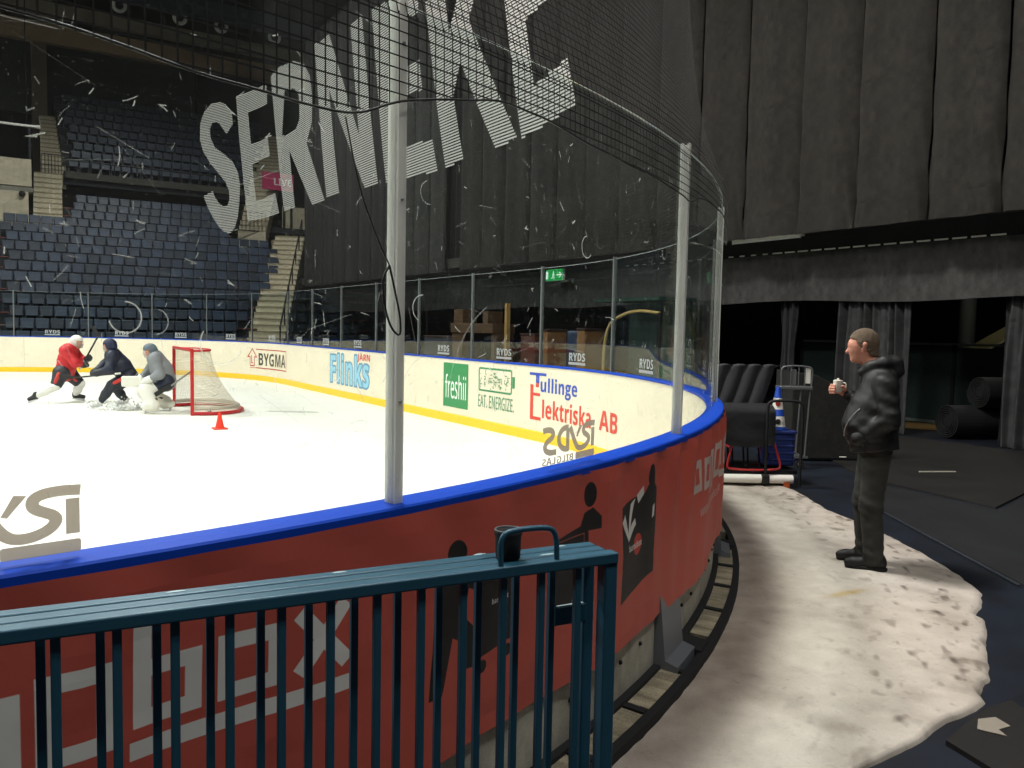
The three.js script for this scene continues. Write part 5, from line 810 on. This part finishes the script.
// ---------------------------------------------------------------- covered chairs, trolley and carts beside the snow
{
  const cover = std(0x37373a, 0.8, { map: fabricTex }), coverD = std(0x1d1e21, 0.85, { map: fabricTex }), redT = std(0xb02a2c, 0.45), T0 = [4.0, 0, 10.5];
  // local x = left to right in the photo, z towards the camera; origin at the left front foot of the trolley
  const L = (x, y, z) => { const c = Math.cos(IMG), s = Math.sin(IMG); return [T0[0] + c * x + s * z, y, T0[2] - s * x + c * z]; };
  const tr = thing('chair_trolley', 'low trolley with white base beam and black hoop carrying the covered chairs', 'trolley', T0, IMG);
  part('base_beam', bar([-0.5, 0.085, 0.02], [0.68, 0.085, 0.02], 0.05, 0.05, 16), M.white, tr, 'white round base beam'); part('deck', rbox(1.3, 0.05, 0.7, 0.01, 0.1, 0.16, -0.36), M.darkmetal, tr);
  part('hoop', tube([[0.36, 0.1, 0.06], [0.36, 0.9, 0.06], [0.37, 0.955, 0.06], [0.41, 0.975, 0.06], [0.70, 0.975, 0.06], [0.74, 0.955, 0.06], [0.75, 0.9, 0.06], [0.75, 0.02, 0.06]], 0.017, 8, 80), M.black, tr, 'black tube hoop');
  part('foot', rbox(0.07, 0.09, 0.07, 0.01, 0.61, 0.03, 0.03), std(0xb5562a, 0.6), tr, 'orange foot'); part('foot', rbox(0.07, 0.06, 0.07, 0.01, -0.4, 0.015, 0.03), M.black, tr); part('clamp', rbox(0.08, 0.11, 0.09, 0.015, 0.36, 0.09, 0.06), M.black, tr); for (const x of [-0.4, 0.6]) part('foot', rbox(0.07, 0.16, 0.07, 0.01, x, 0.06, -0.65), M.black, tr);
  const place = (i, label) => {
    const t = thing('folding_chair', label, 'chair', L(-0.26 + i * 0.185, 0, -0.30 - 0.02 * i), IMG, 'covered chairs on the trolley');
    const back = (() => { const P = [], I = [], UV = [], n = 18, m = 10; for (let s = 0; s < 2; s++) for (let a = 0; a <= n; a++) for (let b = 0; b <= m; b++) { const v = a / n, u = b / m - 0.5, lean = 0.20 * Math.pow(v, 0.8) - 0.02, bow = 0.035 * Math.cos(u * Math.PI) - 0.02; P.push(u * 0.21 + lean + (v > 0.9 ? (v - 0.9) * 0.45 : 0) + bow * (s ? -1 : 1) * 0.4, 0.86 + 0.53 * v - (v > 0.9 ? (v - 0.9) * 0.25 : 0) + 0.01 * Math.cos(u * 5), 0.05 - 0.08 * v + (s ? -0.07 : 0) * (1 - Math.pow(2 * Math.abs(u), 6) * 0.7) + bow + 0.008 * (fbm(u * 9 + i * 3, v * 7) - 0.5)); UV.push(u, v); }
      for (let s = 0; s < 2; s++) for (let a = 0; a < n; a++) for (let b = 0; b < m; b++) { const k = s * (n + 1) * (m + 1) + a * (m + 1) + b; s ? I.push(k, k + m + 1, k + 1, k + 1, k + m + 1, k + m + 2) : I.push(k, k + 1, k + m + 1, k + 1, k + m + 2, k + m + 1); }
      for (let a = 0; a < n; a++) for (const b of [0, m]) { const k = a * (m + 1) + b, o = (n + 1) * (m + 1); I.push(k, k + m + 1, k + o, k + m + 1, k + o + m + 1, k + o); } for (let b = 0; b < m; b++) { const k = n * (m + 1) + b, o = (n + 1) * (m + 1); I.push(k, k + 1, k + o, k + 1, k + o + 1, k + o); }
      const g = new THREE.BufferGeometry(); g.setAttribute('position', new THREE.Float32BufferAttribute(P, 3)); g.setAttribute('uv', new THREE.Float32BufferAttribute(UV, 2)); g.setIndex(I); g.computeVertexNormals(); return g; })();
    part('backrest', back, cover, t); part('seat', rbox(0.18, 0.09, 0.42, 0.03, 0.02, 0.86, 0.06), cover, t);
    for (const x of [-0.06, 0.07]) part('leg', bar([x, 0.185, 0.16], [x, 0.86, 0.0], 0.011), M.black, t); part('back_frame', bar([0.02, 0.8, -0.05], [0.18, 1.33, -0.07], 0.011), M.black, t);
  };
  ['leftmost of the four covered chairs, half behind the glass', 'second from left of the four covered chairs', 'third from left of the four covered chairs', 'rightmost of the four covered chairs beside the black hoop'].forEach((s, i) => place(i, 'dark grey fabric chair, ' + s));
  const drape = (x0, x1, y0, y1, z, label, m) => { const P = [], UV = [], I = [], n = 30, k = 20; for (let a = 0; a <= n; a++) for (let b = 0; b <= k; b++) { const u = a / n, v = b / k, e = Math.min(1, (1 - v) * 5); P.push(x0 + (x1 - x0) * u + 0.02 * (1 - v) * Math.sin(u * 9), y0 + (y1 - y0) * v + 0.015 * Math.sin(u * 7) * (1 - v), z - (1 - Math.sqrt(1 - Math.pow(1 - e, 2))) * 0.22 + 0.02 * Math.sin(u * 12 + v * 3) * (1 - v) + 0.015 * (fbm(u * 6, v * 5) - 0.5)); UV.push(u, v); } for (let a = 0; a < n; a++) for (let b = 0; b < k; b++) { const q = a * (k + 1) + b; I.push(q, q + k + 1, q + 1, q + 1, q + k + 1, q + k + 2); } const g = new THREE.BufferGeometry(); g.setAttribute('position', new THREE.Float32BufferAttribute(P, 3)); g.setAttribute('uv', new THREE.Float32BufferAttribute(UV, 2)); g.setIndex(I); g.computeVertexNormals(); const o = thing('chair_cover', label, 'cover', T0, IMG); part('cloth', g, m, o); part('fold', (() => { const q = tube([[x0 + 0.12, y0 + 0.02, z + 0.018], [x0 + 0.10, (y0 + y1) / 2, z + 0.024], [x0 + 0.16, y1 - 0.06, z + 0.0]], 0.008, 6); return q; })(), m, o); };
  drape(-0.42, 0.46, 0.46, 0.93, 0.02, 'black cloth hanging down in front of the covered chairs', coverD);
  const rf = thing('red_frame', 'bent red tube frame standing under the black cloth', 'frame', T0, IMG);
  part('hoop', tube([[0.0, 0.50, -0.02], [-0.06, 0.22, -0.0], [-0.05, 0.20, 0.0], [0.52, 0.20, 0.0], [0.54, 0.22, 0.0], [0.47, 0.50, -0.02]], 0.013, 8, 80), redT, rf); part('hoop', tube([[-0.25, 0.50, -0.02], [-0.22, 0.25, -0.3], [-0.2, 0.20, -0.34], [0.40, 0.20, -0.34], [0.42, 0.25, -0.34], [0.40, 0.50, -0.3]], 0.013, 8, 80), redT, rf); part('link', bar([-0.22, 0.53, -0.02], [-0.05, 0.44, 0.0], 0.013), redT, rf);
  const cr = thing('storage_crate', 'blue plastic crate low behind the black hoop', 'crate', L(0.58, 0, -0.30), IMG); const bl = std(0x1d2f6e, 0.5);
  part('body', rbox(0.34, 0.38, 0.3, 0.02, 0, 0.40, 0), bl, cr); for (const y of [0.28, 0.36, 0.44, 0.52]) part('rib', rbox(0.36, 0.02, 0.32, 0.006, 0, y, 0), bl, cr); part('rim', rbox(0.38, 0.035, 0.34, 0.01, 0, 0.60, 0), bl, cr);
  const cn = thing('training_cone', 'blue training cone with white bands and dark round marks', 'cone', L(0.57, 0.62, -0.26), IMG);
  const prof = (y) => 0.115 - 0.085 * y / 0.5; const sec = (a, b, m, n) => part(n, (() => { const g = new THREE.CylinderGeometry(prof(b), prof(a), b - a, 4, 1); g.rotateY(Math.PI / 4); g.translate(0, (a + b) / 2, 0); return g; })(), m, cn); const bw = std(0x2450b8, 0.5);
  sec(0, 0.04, bw, 'band'); sec(0.04, 0.16, M.white, 'band'); sec(0.16, 0.24, bw, 'band'); sec(0.24, 0.37, M.white, 'band'); sec(0.37, 0.5, bw, 'band');
  for (const [y, c] of [[0.10, 0x221a1a], [0.305, 0x8e2323]]) part('round_mark', (() => { const g = new THREE.CylinderGeometry(0.03, 0.03, 0.006, 18); g.rotateX(Math.PI / 2 - 0.16); g.translate(-0.01, y, prof(y) * 0.707 + 0.002); return g; })(), std(c, 0.6), cn);
  // silver luggage cart
  const ct = thing('hand_cart', 'silver tube hand cart with a raised basket beside the covered chairs', 'cart', [5.62, 0, 9.95], IMG), S = (a, b, r = 0.012) => bar(a, b, r);
  const legM = M.steel;
  for (const x of [0.12, 0.24]) part('leg', S([x - 0.02, 0.14, 0], [x + 0.02, 1.06, 0]), legM, ct); part('basket', tube([[-0.12, 1.02, 0], [-0.12, 1.28, 0], [-0.10, 1.31, 0], [0.24, 1.31, 0], [0.27, 1.28, 0], [0.27, 1.05, 0]], 0.012, 8, 70), legM, ct); part('shelf', rbox(0.42, 0.045, 0.22, 0.01, 0.07, 1.04, -0.08), legM, ct); for (const x of [0.0, 0.1, 0.18]) part('basket_bar', S([x, 1.05, 0], [x, 1.31, 0], 0.007), legM, ct); part('reflector', rbox(0.07, 0.2, 0.02, 0.005, 0.04, 1.18, -0.02), M.alu, ct); part('plate', rbox(0.06, 0.2, 0.03, 0.008, 0.23, 1.2, -0.02), M.white, ct);
  part('base', beam([-0.1, 0.14, 0], [0.26, 0.14, 0], 0.03, 0.03), legM, ct); part('base', beam([0.2, 0.14, 0], [0.2, 0.14, -0.45], 0.03, 0.03), legM, ct); part('leg', S([-0.1, 0.14, 0], [-0.1, 1.02, -0.02], 0.009), legM, ct);
  for (const [x, z] of [[0.16, 0.0], [0.2, -0.42], [-0.08, -0.05]]) part('wheel', (() => { const g = new THREE.CylinderGeometry(0.055, 0.055, 0.03, 18); g.rotateX(Math.PI / 2); g.translate(x, 0.05, z); return g; })(), M.rubber, ct); part('wheel_hub', (() => { const g = new THREE.CylinderGeometry(0.028, 0.028, 0.036, 14); g.rotateX(Math.PI / 2); g.translate(0.16, 0.05, 0.0); return g; })(), M.alu, ct);
  // tarpaulin box
  const tp = thing('covered_crate', 'large crate under a black tarpaulin with a sloping top behind the man', 'crate', [6.55, 0, 9.7], IMG);
  part('tarpaulin', (() => { const s = new THREE.Shape([[-0.35, 0.02], [0.75, 0.02], [0.75, 0.80], [0.30, 0.98], [-0.05, 1.16], [-0.35, 1.2]].map((p) => new THREE.Vector2(...p))); const g = new THREE.ExtrudeGeometry(s, { depth: 0.7, bevelEnabled: true, bevelSize: 0.02, bevelThickness: 0.02, bevelSegments: 2 }); g.translate(0, 0, -0.75); return g; })(), std(0x26251f, 0.8, { map: grain(0.7, 0.35, 20, 20) }), tp); part('skirting', rbox(1.06, 0.03, 0.02, 0.005, 0.2, 0.02, 0.0), M.darkmetal, tp); part('tag', rbox(0.1, 0.015, 0.006, 0.002, 0.35, 0.05, 0.012), M.white, tp, 'small pale tag');
}
renderer.render(scene, camera);
